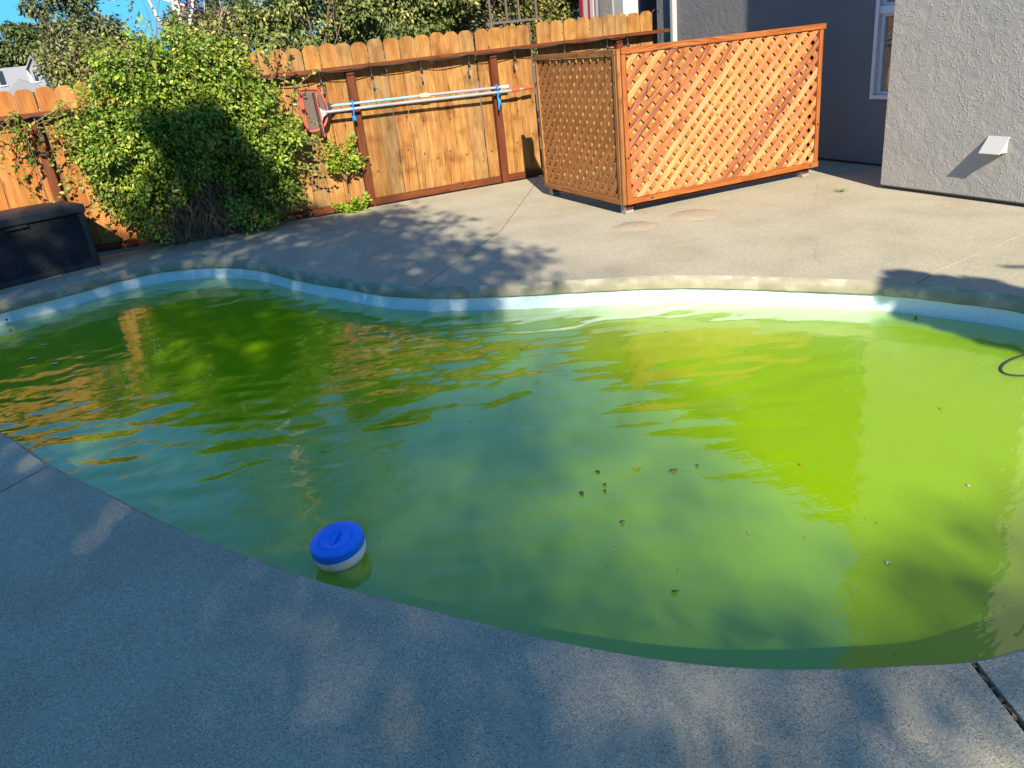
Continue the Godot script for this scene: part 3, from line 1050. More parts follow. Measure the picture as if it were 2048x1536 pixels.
func build_screen() -> void:
	var x0 := 4.07
	var x1 := 6.45
	var z0 := -6.585
	var z1 := -8.27
	var yb := 0.10
	var yt := 1.50
	var s := thing("lattice_screen", "free-standing corner screen of reddish wooden lattice panels on short feet", "lattice screen", Vector3(4.07, 0, -6.585))
	var bw := 0.05
	# front panel
	var f := MB.new()
	var off := -s.position
	f.box(Transform3D(Basis.IDENTITY, Vector3((x0 + x1) * 0.5 + 0.012, yt - 0.02, z0 + 0.004) + off), Vector3(x1 - x0 + 0.024, 0.052, 0.05), 0, Vector2(0.02, 0.1), 0.003)
	f.box(Transform3D(Basis.IDENTITY, Vector3((x0 + x1) * 0.5 + 0.006, yb + 0.027, z0) + off), Vector3(x1 - x0 + 0.012, 0.055, 0.042), 0, Vector2(0.1, 0.3), 0.003)
	for x in [x0 + 0.026, x1 - 0.024]:
		f.box(Transform3D(Basis.IDENTITY, Vector3(x, (yb + yt) * 0.5 + 0.004, z0) + off), Vector3(0.048, yt - yb - 0.104, 0.042), 1, Vector2(0.1, 0.2), 0.003)
	var fr := obj("front_frame", f, mats.frame_wood, s)
	lattice(fr, Vector3(x0 + bw, yb + 0.054, z0 + 0.004) + off, Vector3(1, 0, 0), Vector3(0, 0, 1), x1 - x0 - 2 * bw, yt - yb - 0.1, mats.slat, [mats.slat_back])
	var bx := x0 + 0.105
	while bx < x1 - 0.16:
		var bb := MB.new()
		var w := minf(0.18, x1 - 0.15 - bx)
		bb.box(Transform3D(Basis.IDENTITY, Vector3(bx + w * 0.5, 0.80, z0 - 0.029) + off), Vector3(w - 0.004, 1.30, 0.016), 1, Vector2(0.03, rng.randf() * 0.3), 0.002)
		obj("backing_board", bb, mats.backing, s)
		bx += w
	# side panel, facing left
	var g := MB.new()
	var zc := (z0 + z1) * 0.5
	g.box(Transform3D(Basis.IDENTITY, Vector3(x0 - 0.024, yt - 0.024, zc - 0.012) + off), Vector3(0.05, 0.05, z0 - z1 - 0.03), 2, Vector2.ZERO, 0.003)
	g.box(Transform3D(Basis.IDENTITY, Vector3(x0 - 0.024, yb + 0.025, zc - 0.012) + off), Vector3(0.042, 0.055, z0 - z1 - 0.03), 2, Vector2(0.1, 0), 0.003)
	for z in [z0 - 0.05, z1 + 0.022]:
		g.box(Transform3D(Basis.IDENTITY, Vector3(x0 - 0.024, (yb + yt) * 0.5, z) + off), Vector3(0.042, yt - yb - 0.104, 0.046), 1, Vector2(0.05, 0.1), 0.003)
	var gr := obj("side_frame", g, mats.frame_side, s)
	lattice(gr, Vector3(x0 - 0.022, yb + 0.054, z1 + 0.046) + off, Vector3(0, 0, 1), Vector3(-1, 0, 0), z0 - z1 - 0.12, yt - yb - 0.104, [mats.slat_side], [mats.slat_side_back])
	# corner boards, posts, lower rails and galvanised post bases
	var cb := MB.new()
	cb.box(Transform3D(Basis.IDENTITY, Vector3(x0 - 0.022, (yb + yt) * 0.5, z0 - 0.006) + off), Vector3(0.038, yt - yb, 0.032), 1, Vector2.ZERO, 0.003)
	obj("corner_board", cb, mats.frame_side, s)
	for q in [[x0 + 0.055, z0 - 0.084], [x1 - 0.10, z0 - 0.084], [x0 + 0.055, z1 + 0.05], [x1 - 0.10, z1 + 0.05]]:
		var p := MB.new()
		p.box(Transform3D(Basis.IDENTITY, Vector3(q[0], 0.75, q[1]) + off), Vector3(0.09, 1.42, 0.09), 1, Vector2.ZERO, 0.004)
		var po := obj("post", p, mats.redwood, s)
		var b := MB.new()
		b.box(Transform3D(Basis.IDENTITY, Vector3(q[0], 0.018, q[1]) + off), Vector3(0.094, 0.034, 0.094), 1, Vector2.ZERO, 0.004)
		b.box(Transform3D(Basis.IDENTITY, Vector3(q[0] - 0.047, 0.06, q[1]) + off), Vector3(0.003, 0.08, 0.08), 1)
		obj("post_base", b, mats.galv, po)
	var lr := MB.new()
	lr.box(Transform3D(Basis.IDENTITY, Vector3((x0 + x1) * 0.5, yb - 0.012, z0 - 0.06) + off), Vector3(x1 - x0 - 0.22, 0.045, 0.06), 0)
	lr.box(Transform3D(Basis.IDENTITY, Vector3(x0 + 0.045, yb - 0.01, zc) + off), Vector3(0.04, 0.05, z0 - z1 - 0.25), 2)
	lr.box(Transform3D(Basis.IDENTITY, Vector3((x0 + x1) * 0.5, yt - 0.12, z0 - 0.05) + off), Vector3(x1 - x0 - 0.22, 0.09, 0.038), 0)
	obj("lower_rail", lr, mats.redwood, s)


func build_equipment() -> void:
	var t := thing("pool_filter", "dark pool filter tank with pump and pipes half hidden inside the lattice screen", "pool filter", Vector3(4.95, 0, -7.45))
	var m := MB.new()
	m.lathe(Transform3D.IDENTITY, PackedVector2Array([Vector2(0.26, 0.0), Vector2(0.27, 0.06), Vector2(0.27, 0.75), Vector2(0.24, 0.92), Vector2(0.14, 1.02), Vector2(0.05, 1.05), Vector2(0.05, 1.12), Vector2(0.0, 1.12)]), 24)
	obj("tank", m, mats.chest_plain, t)
	var p := MB.new()
	p.tube(PackedVector3Array([Vector3(-0.55, 0.18, 0.25), Vector3(-0.15, 0.18, 0.25)]), PackedFloat32Array([0.1, 0.1]), 16)
	p.box(Transform3D(Basis.IDENTITY, Vector3(-0.35, 0.05, 0.25)), Vector3(0.45, 0.1, 0.2), 0, Vector2.ZERO, 0.01)
	obj("pump", p, mats.black, t)
	var q := MB.new()
	q.tube(PackedVector3Array([Vector3(-0.5, 0.2, 0.25), Vector3(-0.5, 0.55, 0.25), Vector3(-0.3, 0.6, 0.1), Vector3(0, 0.6, 0)]), PackedFloat32Array([0.03, 0.03, 0.03, 0.03]), 10)
	q.tube(PackedVector3Array([Vector3(0.0, 0.35, 0), Vector3(0.5, 0.35, 0.1), Vector3(0.6, 0.0, 0.1)]), PackedFloat32Array([0.03, 0.03, 0.03]), 10)
	obj("pipe", q, mats.white_plastic, t)


# ------------------------------------------------------------------ house
func wall_box(mb: MB, a: Vector3, b: Vector3) -> void:
	mb.box(Transform3D(Basis.IDENTITY, (a + b) * 0.5), (b - a).abs(), 1)


func build_house() -> void:
	var h := thing("stucco_house", "grey stucco house with projecting chimney block at the right of the yard", "house", Vector3(7.18, 0, -6))
	var off := -h.position
	var X := 7.18
	# garden wall with the window opening z -6.59..-5.75, y 0.70..2.25
	var w := MB.new()
	wall_box(w, Vector3(X, 0.03, -10.56) + off, Vector3(X + 0.2, 4.0, -6.59) + off)
	wall_box(w, Vector3(X, 0.03, -6.59) + off, Vector3(X + 0.2, 0.70, -5.75) + off)
	wall_box(w, Vector3(X, 2.25, -6.59) + off, Vector3(X + 0.2, 4.0, -5.75) + off)
	wall_box(w, Vector3(X, 0.03, -5.75) + off, Vector3(X + 0.2, 4.0, 2.5) + off)
	obj("wall", w, mats.stucco_wall, h)
	# chimney block
	var c := MB.new()
	c.box(Transform3D(Basis.IDENTITY, Vector3((6.3 + X) * 0.5, 3.16, -4.725) + off), Vector3(X - 6.3, 6.26, 1.75), 1, Vector2.ZERO, 0.012)
	obj("chimney", c, mats.stucco, h)
	var cc := MB.new()
	cc.box(Transform3D(Basis.IDENTITY, Vector3(6.74, 6.34, -4.725) + off), Vector3(1.04, 0.1, 1.92), 1, Vector2.ZERO, 0.01)
	obj("chimney_cap", cc, mats.stucco_dark, h)
	var fd := MB.new()
	wall_box(fd, Vector3(6.325, -0.04, -5.58) + off, Vector3(X + 0.1, 0.032, -3.87) + off)
	wall_box(fd, Vector3(X + 0.02, -0.04, -10.5) + off, Vector3(X + 0.19, 0.031, 2.4) + off)
	obj("foundation", fd, mats.foundation, h)
	# vent hood on the chimney face
	var vh := MB.new()
	var vz0 := -4.535
	var vz1 := -4.362
	var prof := PackedVector2Array([Vector2(0, 0.0), Vector2(0.0, 0.128), Vector2(0.008, 0.128), Vector2(0.10, 0.01), Vector2(0.10, 0.0), Vector2(0.094, 0.0), Vector2(0.006, 0.115), Vector2(0.006, 0.0)])
	# side cheeks and sloping face
	vh.prism(Transform3D(Basis(Vector3(-1, 0, 0), Vector3(0, 1, 0), Vector3(0, 0, -1)), Vector3(6.3, 0.418, vz0) + off), PackedVector2Array([Vector2(0, 0), Vector2(0.092, 0.006), Vector2(0.004, 0.126), Vector2(0, 0.126)]), -0.004)
	vh.prism(Transform3D(Basis(Vector3(-1, 0, 0), Vector3(0, 1, 0), Vector3(0, 0, -1)), Vector3(6.3, 0.418, vz1 - 0.004) + off), PackedVector2Array([Vector2(0, 0), Vector2(0.092, 0.006), Vector2(0.004, 0.126), Vector2(0, 0.126)]), -0.004)
	var n := Vector3(-0.118, 0.1, 0).normalized()
	var a := Vector3(6.304, 0.546, vz0 - 0.006) + off
	var b := Vector3(6.198, 0.418, vz0 - 0.006) + off
	var dz := Vector3(0, 0, vz1 - vz0 + 0.012)
	vh.box(Transform3D(Basis((b - a).normalized(), n, (b - a).normalized().cross(n)), (a + b) * 0.5 + dz * 0.5), Vector3((b - a).length(), 0.005, dz.z), 0, Vector2.ZERO, 0.001)
	obj("vent_hood", vh, mats.trim_grey, h)
	# window: frame, sash, mullion, two panes
	var wf := MB.new()
	var wz0 := -6.59
	var wz1 := -5.75
	for q in [[0.70, 0.74], [2.21, 2.25]]:
		wall_box(wf, Vector3(X - 0.022, q[0], wz0) + off, Vector3(X + 0.10, q[1], wz1) + off)
	for q in [[wz0, wz0 + 0.045], [wz1 - 0.045, wz1]]:
		wall_box(wf, Vector3(X - 0.02, 0.741, q[0]) + off, Vector3(X + 0.10, 2.209, q[1]) + off)
	wall_box(wf, Vector3(X - 0.004, 1.53, wz0 + 0.045) + off, Vector3(X + 0.09, 1.60, wz1 - 0.045) + off)
	var wfo := obj("window_frame", wf, mats.vinyl, h)
	var sa := MB.new()
	for q in [[0.742, 1.529], [1.601, 2.208]]:
		wall_box(sa, Vector3(X + 0.03, q[0], wz0 + 0.046) + off, Vector3(X + 0.07, q[0] + 0.028, wz1 - 0.046) + off)
		wall_box(sa, Vector3(X + 0.03, q[1] - 0.028, wz0 + 0.046) + off, Vector3(X + 0.07, q[1], wz1 - 0.046) + off)
		wall_box(sa, Vector3(X + 0.031, q[0] + 0.028, wz0 + 0.046) + off, Vector3(X + 0.069, q[1] - 0.028, wz0 + 0.085) + off)
		var pn := MB.new()
		wall_box(pn, Vector3(X + 0.048, q[0] + 0.02, wz0 + 0.08) + off, Vector3(X + 0.052, q[1] - 0.02, wz1 - 0.05) + off)
		obj("pane", pn, mats.glass, wfo)
	obj("sash", sa, mats.vinyl, wfo)
	var blind := MB.new()
	wall_box(blind, Vector3(X + 0.09, 0.78, wz0 + 0.12) + off, Vector3(X + 0.11, 1.0, wz0 + 0.16) + off)
	obj("window_latch", blind, mats.trim_grey, wfo)
	# room behind the window
	var room := MB.new()
	wall_box(room, Vector3(X + 3.2, 0.0, -10.56) + off, Vector3(X + 3.3, 4.0, 2.5) + off)
	wall_box(room, Vector3(X + 0.2, 0.0, -10.56) + off, Vector3(X + 3.2, 0.05, 2.5) + off)
	wall_box(room, Vector3(X + 0.2, 3.9, -10.56) + off, Vector3(X + 3.2, 4.0, 2.5) + off)
	wall_box(room, Vector3(X + 0.2, 0.05, 2.4) + off, Vector3(X + 3.2, 3.9, 2.5) + off)
	wall_box(room, Vector3(X + 0.2, 0.05, -10.56) + off, Vector3(X + 3.2, 3.9, -10.46) + off)
	obj("interior", room, mats.room, h)
	# downspout at the corner
	var ds := MB.new()
	ds.box(Transform3D(Basis.IDENTITY, Vector3(X - 0.045, 2.05, -10.09) + off), Vector3(0.075, 3.9, 0.075), 1, Vector2.ZERO, 0.01)
	obj("downspout", ds, mats.trim_grey, h)
	# entry beyond: dark recess, white trim, stucco pillar
	var en := MB.new()
	wall_box(en, Vector3(X + 0.9, 0.0, -14.2) + off, Vector3(X + 1.1, 4.0, -10.56) + off)
	wall_box(en, Vector3(X, 2.9, -12.25) + off, Vector3(X + 0.3, 4.0, -10.56) + off)
	obj("entry_wall", en, mats.stucco_dark, h)
	var wt := MB.new()
	wall_box(wt, Vector3(X - 0.015, 0.0, -11.72) + off, Vector3(X + 0.30, 2.9, -11.44) + off)
	obj("door_trim", wt, mats.trim_white, h)
	var pi := MB.new()
	wall_box(pi, Vector3(X - 0.03, 0.0, -12.25) + off, Vector3(X + 0.45, 2.9, -11.721) + off)
	obj("pillar", pi, mats.stucco, h)
	# roof: eave at four metres, rising to the right
	var ro := MB.new()
	ro.prism(Transform3D(Basis(Vector3(1, 0, 0), Vector3(0, 1, 0), Vector3(0, 0, 1)), Vector3(0, 0, 2.9) + off), PackedVector2Array([Vector2(X - 0.28, 3.95), Vector2(X - 0.28, 4.1), Vector2(X + 4.5, 5.9), Vector2(X + 9.2, 4.1), Vector2(X + 9.2, 3.95)]), 16.0)
	obj("roof", ro, mats.far_roof, h)


# ------------------------------------------------------------------ plants
func leaf_mesh(wide: float, fold: float, curl: float) -> ArrayMesh:
	# a leaf one unit long along +z from its stalk, facing +y
	var mb := MB.new()
	var rib := [Vector3(0, 0, 0), Vector3(0, 0.03, 0.35), Vector3(0, 0.02 - curl * 0.3, 0.72), Vector3(0, -curl, 1.0)]
	var ws := [0.0, wide * 0.5, wide * 0.38, 0.0]
	var ids := []
	for i in 4:
		var row := []
		for s in [-1.0, 0.0, 1.0]:
			var nn := Vector3(-s * fold, 1, curl * 0.5).normalized()
			row.append(mb.vert(rib[i] + Vector3(s * ws[i], fold * ws[i] * absf(s), 0), nn, Vector2.ZERO))
		ids.append(row)
	for i in 3:
		for k in 2:
			if i != 0:
				mb.face(ids[i][k], ids[i][k + 1], ids[i + 1][k + 1 if i != 2 else 1])
			if i != 2:
				mb.face(ids[i][k if i != 0 else 1], ids[i + 1][k + 1], ids[i + 1][k])
	return mb.mesh()


func leaf_cloud(called: String, parent: Node3D, mesh: Mesh, mat: Material, xfs: Array, cols: PackedColorArray) -> void:
	var mm := MultiMesh.new()
	mm.transform_format = MultiMesh.TRANSFORM_3D
	mm.use_colors = true
	mm.mesh = mesh
	mm.instance_count = xfs.size()
	for i in xfs.size():
		mm.set_instance_transform(i, xfs[i])
		mm.set_instance_color(i, cols[i])
	var o := MultiMeshInstance3D.new()
	o.name = called
	o.multimesh = mm
	o.material_override = mat
	parent.add_child(o, true)
	stuff(o)


func leaf_xf(r: RandomNumberGenerator, p: Vector3, out: Vector3, size: float, droop: float) -> Transform3D:
	var d := (out + Vector3(r.randf_range(-1, 1), r.randf_range(-1, 1) - droop, r.randf_range(-1, 1)) * 0.9).normalized()
	var up := (Vector3.UP * 0.6 + out * 0.7 + Vector3(r.randf_range(-1, 1), r.randf_range(-1, 1), r.randf_range(-1, 1)) * 0.8).normalized()
	var x := up.cross(d)
	if x.length() < 0.05:
		x = Vector3(1, 0, 0)
	x = x.normalized()
	var y := d.cross(x).normalized()
	var s := size * r.randf_range(0.65, 1.25)
	return Transform3D(Basis(x * s, y * s, d * s), p)


func ball(r: RandomNumberGenerator) -> Vector3:
	while true:
		var p := Vector3(r.randf_range(-1, 1), r.randf_range(-1, 1), r.randf_range(-1, 1))
		if p.length() < 1.0 and p.length() > 0.01:
			return p
	return Vector3.UP


# leaves in tufts over and inside lobes [centre, radii, share]; shades = [base colours]
func crown(r: RandomNumberGenerator, lobes: Array, tufts: int, per: int, tuft_r: float, size: float, shades: Array, droop: float, xfs: Array, cols: PackedColorArray, back_z := -1e9, low_y := -1e9) -> PackedColorArray:
	var total := 0.0
	for l in lobes:
		total += l[2]
	for k in tufts:
		var pick := r.randf() * total
		var l: Array = lobes[0]
		for q in lobes:
			pick -= q[2]
			if pick <= 0:
				l = q
				break
		var d := ball(r).normalized()
		var depth := 1.0 - 0.5 * r.randf() * r.randf()
		if r.randf() < 0.12:
			depth *= 1.12
		var c: Vector3 = l[0] + d * l[1] * depth
		if c.z < back_z or c.y < low_y:
			continue
		var shade: Color = shades[r.randi() % shades.size()]
		var lum := r.randf_range(0.75, 1.2)
		for i in per:
			var q := ball(r)
			var p := c + q * tuft_r
			if p.z < back_z or p.y < low_y:
				continue
			xfs.append(leaf_xf(r, p, (d * 0.8 + q * 0.5).normalized(), size, droop))
			var j := lum * r.randf_range(0.75, 1.25)
			cols.append(Color(shade.r * j * r.randf_range(0.9, 1.12), shade.g * j, shade.b * j))
	return cols


# splits lobes into many small clumps round a loose core, so that dark gaps open between them
func clumped(r: RandomNumberGenerator, lobes: Array, count: int, small: float, core := 0.35) -> Array:
	var out := []
	var total := 0.0
	for l in lobes:
		total += l[2]
	for l in lobes:
		out.append([l[0], l[1] * 0.72, core * l[2] / total])
		var k := int(ceil(count * l[2] / total))
		for i in k:
			var d := ball(r).normalized()
			var s := small * r.randf_range(0.6, 1.3)
			out.append([l[0] + d * l[1] * r.randf_range(0.72, 1.0), Vector3(s, s * 0.8, s), 1.0 / count])
	return out


func limbs(mb: MB, r: RandomNumberGenerator, from: Vector3, dir: Vector3, length: float, rad: float, depth: int, spread: float) -> void:
	var pts := PackedVector3Array([from])
	var rr := PackedFloat32Array([rad])
	var p := from
	var d := dir
	for k in 4:
		d = (d + Vector3(r.randf_range(-1, 1), r.randf_range(-0.3, 0.6), r.randf_range(-1, 1)) * 0.16).normalized()
		p += d * length / 4.0
		pts.append(p)
		rr.append(rad * (1.0 - 0.14 * (k + 1)))
	mb.tube(pts, rr, 7 if depth > 1 else 4)
	if depth > 0:
		for k in 3:
			var dd := (d + Vector3(r.randf_range(-1, 1), r.randf_range(-0.2, 0.9), r.randf_range(-1, 1)) * spread).normalized()
			limbs(mb, r, pts[2 + (k % 3)], dd, length * 0.66, rad * 0.5, depth - 1, spread)


func build_bush() -> void:
	var r := RandomNumberGenerator.new()
	r.seed = 501
	var b := thing("vine_bush", "large sprawling green vine bush against the fence beside the deck box", "bush", Vector3(0.4, 0, -9.5))
	var off := -b.position
	var lobes := [
		[Vector3(0.35, 1.35, -9.42), Vector3(0.85, 0.55, 0.42), 3.0], [Vector3(-0.15, 1.25, -9.42), Vector3(0.5, 0.55, 0.38), 2.0], [Vector3(1.05, 1.15, -9.42), Vector3(0.52, 0.6, 0.36), 2.2],
		[Vector3(0.45, 1.72, -9.5), Vector3(0.7, 0.4, 0.36), 2.2], [Vector3(0.3, 1.1, -9.3), Vector3(0.55, 0.5, 0.3), 1.6], [Vector3(0.55, 1.95, -9.7), Vector3(0.5, 0.25, 0.3), 0.8], [Vector3(-0.35, 0.85, -9.5), Vector3(0.33, 0.45, 0.3), 1.0], [Vector3(1.2, 0.7, -9.45), Vector3(0.34, 0.5, 0.3), 1.1],
		[Vector3(0.05, 1.72, -9.6), Vector3(0.45, 0.32, 0.4), 1.0], [Vector3(0.95, 1.6, -9.55), Vector3(0.42, 0.3, 0.34), 0.9], [Vector3(0.4, 0.95, -9.4), Vector3(0.6, 0.35, 0.3), 1.3],
		[Vector3(0.95, 0.35, -9.4), Vector3(0.33, 0.38, 0.25), 0.8], [Vector3(0.4, 0.72, -9.4), Vector3(0.7, 0.25, 0.25), 0.9], [Vector3(-0.2, 0.6, -9.4), Vector3(0.35, 0.4, 0.25), 0.8], [Vector3(-0.05, 0.45, -9.5), Vector3(0.35, 0.3, 0.2), 0.3]]
	for l in lobes:
		l[0] += off
	var xfs := []
	var cols := PackedColorArray()
	var greens := [Color(0.148, 0.235, 0.025), Color(0.194, 0.28, 0.028), Color(0.114, 0.195, 0.028), Color(0.251, 0.32, 0.03), Color(0.160, 0.25, 0.028), Color(0.296, 0.33, 0.05), Color(0.131, 0.215, 0.025), Color(0.239, 0.29, 0.07), Color(0.182, 0.27, 0.03)]
	cols = crown(r, clumped(r, lobes, 170, 0.16, 0.6), 4000, 16, 0.078, 0.046, greens, 0.35, xfs, cols, -0.14, 0.03)
	# yellow and dying leaves
	cols = crown(r, lobes, 130, 4, 0.06, 0.05, [Color(0.42, 0.30, 0.02), Color(0.5, 0.42, 0.03), Color(0.34, 0.15, 0.03)], 0.5, xfs, cols, -0.1, 0.03)
	# loose shoots that stand out of the top and sides
	var tw := MB.new()
	for k in 150:
		var t := r.randf()
		var base := Vector3(lerpf(-0.6, 1.55, t), r.randf_range(1.2, 1.95), r.randf_range(-9.6, -9.2)) + off
		if k > 100:
			base = Vector3(r.randf_range(-0.75, -0.2) if k % 2 else r.randf_range(1.2, 1.6), r.randf_range(0.4, 1.6), r.randf_range(-9.55, -9.3)) + off
		var side := -1.0 if base.x + b.position.x < 0.4 else 1.0
		var d := Vector3(r.randf_range(-0.6, 0.6), r.randf_range(0.5, 1.2), r.randf_range(-0.3, 0.3)).normalized() if k <= 100 else Vector3(side * r.randf_range(0.5, 1.0), r.randf_range(-0.6, 0.5), r.randf_range(-0.1, 0.3)).normalized()
		var ln := r.randf_range(0.15, 0.5)
		var pts := PackedVector3Array()
		for s in 5:
			pts.append(base + d * ln * s / 4.0 + Vector3(0, -0.16 * ln * s * s / 16.0, 0))
		tw.tube(pts, PackedFloat32Array([0.004, 0.0035, 0.003, 0.002, 0.0015]), 4, false)
		for s in range(2, 18):
			var q := pts[mini(s / 4, 3)].lerp(pts[mini(s / 4 + 1, 4)], (s % 4) / 4.0)
			xfs.append(leaf_xf(r, q, Vector3(r.randf_range(-1, 1), 0.3, r.randf_range(-1, 1)).normalized(), 0.046, 0.4))
			var c: Color = greens[r.randi() % greens.size()]
			cols.append(Color(c.r * 1.25, c.g * 1.1, c.b * 1.2))
	# hanging tendrils at the left of the bush, over the low fence
	for k in 26:
		var base := Vector3(r.randf_range(-1.3, -0.55), r.randf_range(1.25, 1.62), -9.66 - r.randf() * 0.05) + off
		var ln := r.randf_range(0.2, 0.75)
		var pts := PackedVector3Array()
		var sw := r.randf_range(-0.12, 0.12)
		for s in 6:
			pts.append(base + Vector3(sw * sin(s * 1.1), -ln * s / 5.0, 0.07 * sin(s * 0.8)))
		tw.tube(pts, PackedFloat32Array([0.004, 0.004, 0.003, 0.003, 0.002, 0.0015]), 4, false)
		for s in 26:
			var t := r.randf() * 4.99
			var q := pts[int(t)].lerp(pts[int(t) + 1], t - int(t))
			xfs.append(leaf_xf(r, q, Vector3(r.randf_range(-1, 1), 0.2, r.randf_range(0, 1)).normalized(), 0.048, 0.6))
			var c: Color = [Color(0.12, 0.17, 0.02), Color(0.2, 0.2, 0.025), Color(0.09, 0.15, 0.02), Color(0.3, 0.2, 0.03)][r.randi() % 4]
			cols.append(c)
	leaf_cloud("foliage", b, leaf_mesh(0.55, 0.25, 0.12), mats.leaf, xfs, cols)
	# bare tangle at the foot
	for k in 230:
		var a := Vector3(r.randf_range(0.0, 0.85), 0.0, r.randf_range(-9.62, -9.35)) + off
		var top := Vector3(lerpf(a.x, 0.4 - b.position.x, 0.2) + r.randf_range(-0.3, 0.3), r.randf_range(0.25, 0.85), a.z + r.randf_range(-0.08, 0.18))
		var m1 := a.lerp(top, 0.35) + Vector3(r.randf_range(-0.14, 0.14), r.randf_range(-0.08, 0.08), r.randf_range(-0.03, 0.1))
		var m2 := a.lerp(top, 0.7) + Vector3(r.randf_range(-0.16, 0.16), r.randf_range(-0.05, 0.1), r.randf_range(-0.03, 0.1))
		var q := r.randf_range(0.0018, 0.005)
		tw.tube(PackedVector3Array([a, a.lerp(m1, 0.5) + Vector3(0.02, 0, 0.01), m1, m2, top]), PackedFloat32Array([q * 1.4, q * 1.2, q, q * 0.8, q * 0.5]), 4, false)
	stuff(obj("twigs", tw, mats.twig, b))
	var st := MB.new()
	for k in 5:
		var a := Vector3(0.1 + 0.16 * k, -0.04, -9.5) + off
		st.tube(PackedVector3Array([a, a + Vector3(r.randf_range(-0.1, 0.1), 0.3, 0.05), a + Vector3(r.randf_range(-0.25, 0.25), 0.75, 0.02), a + Vector3(r.randf_range(-0.3, 0.3), 1.2, 0.0)]), PackedFloat32Array([0.022, 0.018, 0.014, 0.008]), 7)
	obj("stem", st, mats.bark, b)
	# two young plants on the fence further right
	for q in [[Vector3(2.05, 0.42, -9.56), 0.24, 26, 0.30, "leafy green shoot with bright leaves climbing the fence under the pole ends"], [Vector3(2.05, 0.0, -9.5), 0.21, 24, 0.10, "low bright green plant growing at the foot of the fence beside the post"]]:
		var pl := thing("young_plant", q[4], "plant", q[0])
		var tw2 := MB.new()
		var x2 := []
		var c2 := PackedColorArray()
		for k in q[2]:
			var a: float = TAU * k / q[2] + r.randf() * 0.3
			var e := Vector3(cos(a) * q[1] * r.randf_range(0.4, 1.1), q[3] * r.randf_range(0.2, 1.4), 0.02 + absf(sin(a)) * 0.09)
			tw2.tube(PackedVector3Array([Vector3(0, 0 if q[0].y < 0.1 else -0.05, 0), e * 0.5 + Vector3(0, 0.03, 0), e]), PackedFloat32Array([0.004, 0.003, 0.0015]), 4, false)
			for i in 26:
				x2.append(leaf_xf(r, e * r.randf_range(0.45, 1.1) + ball(r) * 0.035, Vector3(cos(a), 0.6, 0.6).normalized(), 0.046, 0.0))
				var c: Color = [Color(0.17, 0.29, 0.02), Color(0.23, 0.34, 0.02), Color(0.28, 0.36, 0.03)][r.randi() % 3]
				c2.append(c * r.randf_range(0.8, 1.2))
		if q[0].y > 0.1:
			tw2.tube(PackedVector3Array([Vector3(0.02, -0.44, -0.03), Vector3(-0.01, -0.2, -0.03), Vector3(0, 0.02, 0)]), PackedFloat32Array([0.005, 0.005, 0.004]), 5, false)
		obj("stems", tw2, mats.twig, pl)
		leaf_cloud("foliage", pl, leaf_mesh(0.55, 0.25, 0.1), mats.leaf, x2, c2)


func shrub(called: String, label: String, cat: String, base: Vector3, lobes: Array, tufts: int, per: int, size: float, shades: Array, seed_: int, group: String, droop: float, bark: Material, trunk_h: float, trunk_r: float, tuft_r := 0.16) -> Node3D:
	var r := RandomNumberGenerator.new()
	r.seed = seed_
	var t := thing(called, label, cat, base, group)
	var tm := MB.new()
	limbs(tm, r, Vector3(0, -0.05, 0), Vector3.UP, trunk_h, trunk_r, 3, 0.75)
	obj("trunk", tm, bark, t)
	for l in lobes:
		l[0] = l[0] - base
	var xfs := []
	var cols := PackedColorArray()
	var mean := 0.0
	for l in lobes:
		mean += (l[1].x + l[1].y) * 0.5 / lobes.size()
	cols = crown(r, clumped(r, lobes, 26, mean * 0.26), tufts, per, tuft_r * 0.7, size, shades, droop, xfs, cols)
	leaf_cloud("crown", t, leaf_mesh(0.5, 0.25, 0.15), mats.leaf_soft, xfs, cols)
	return t


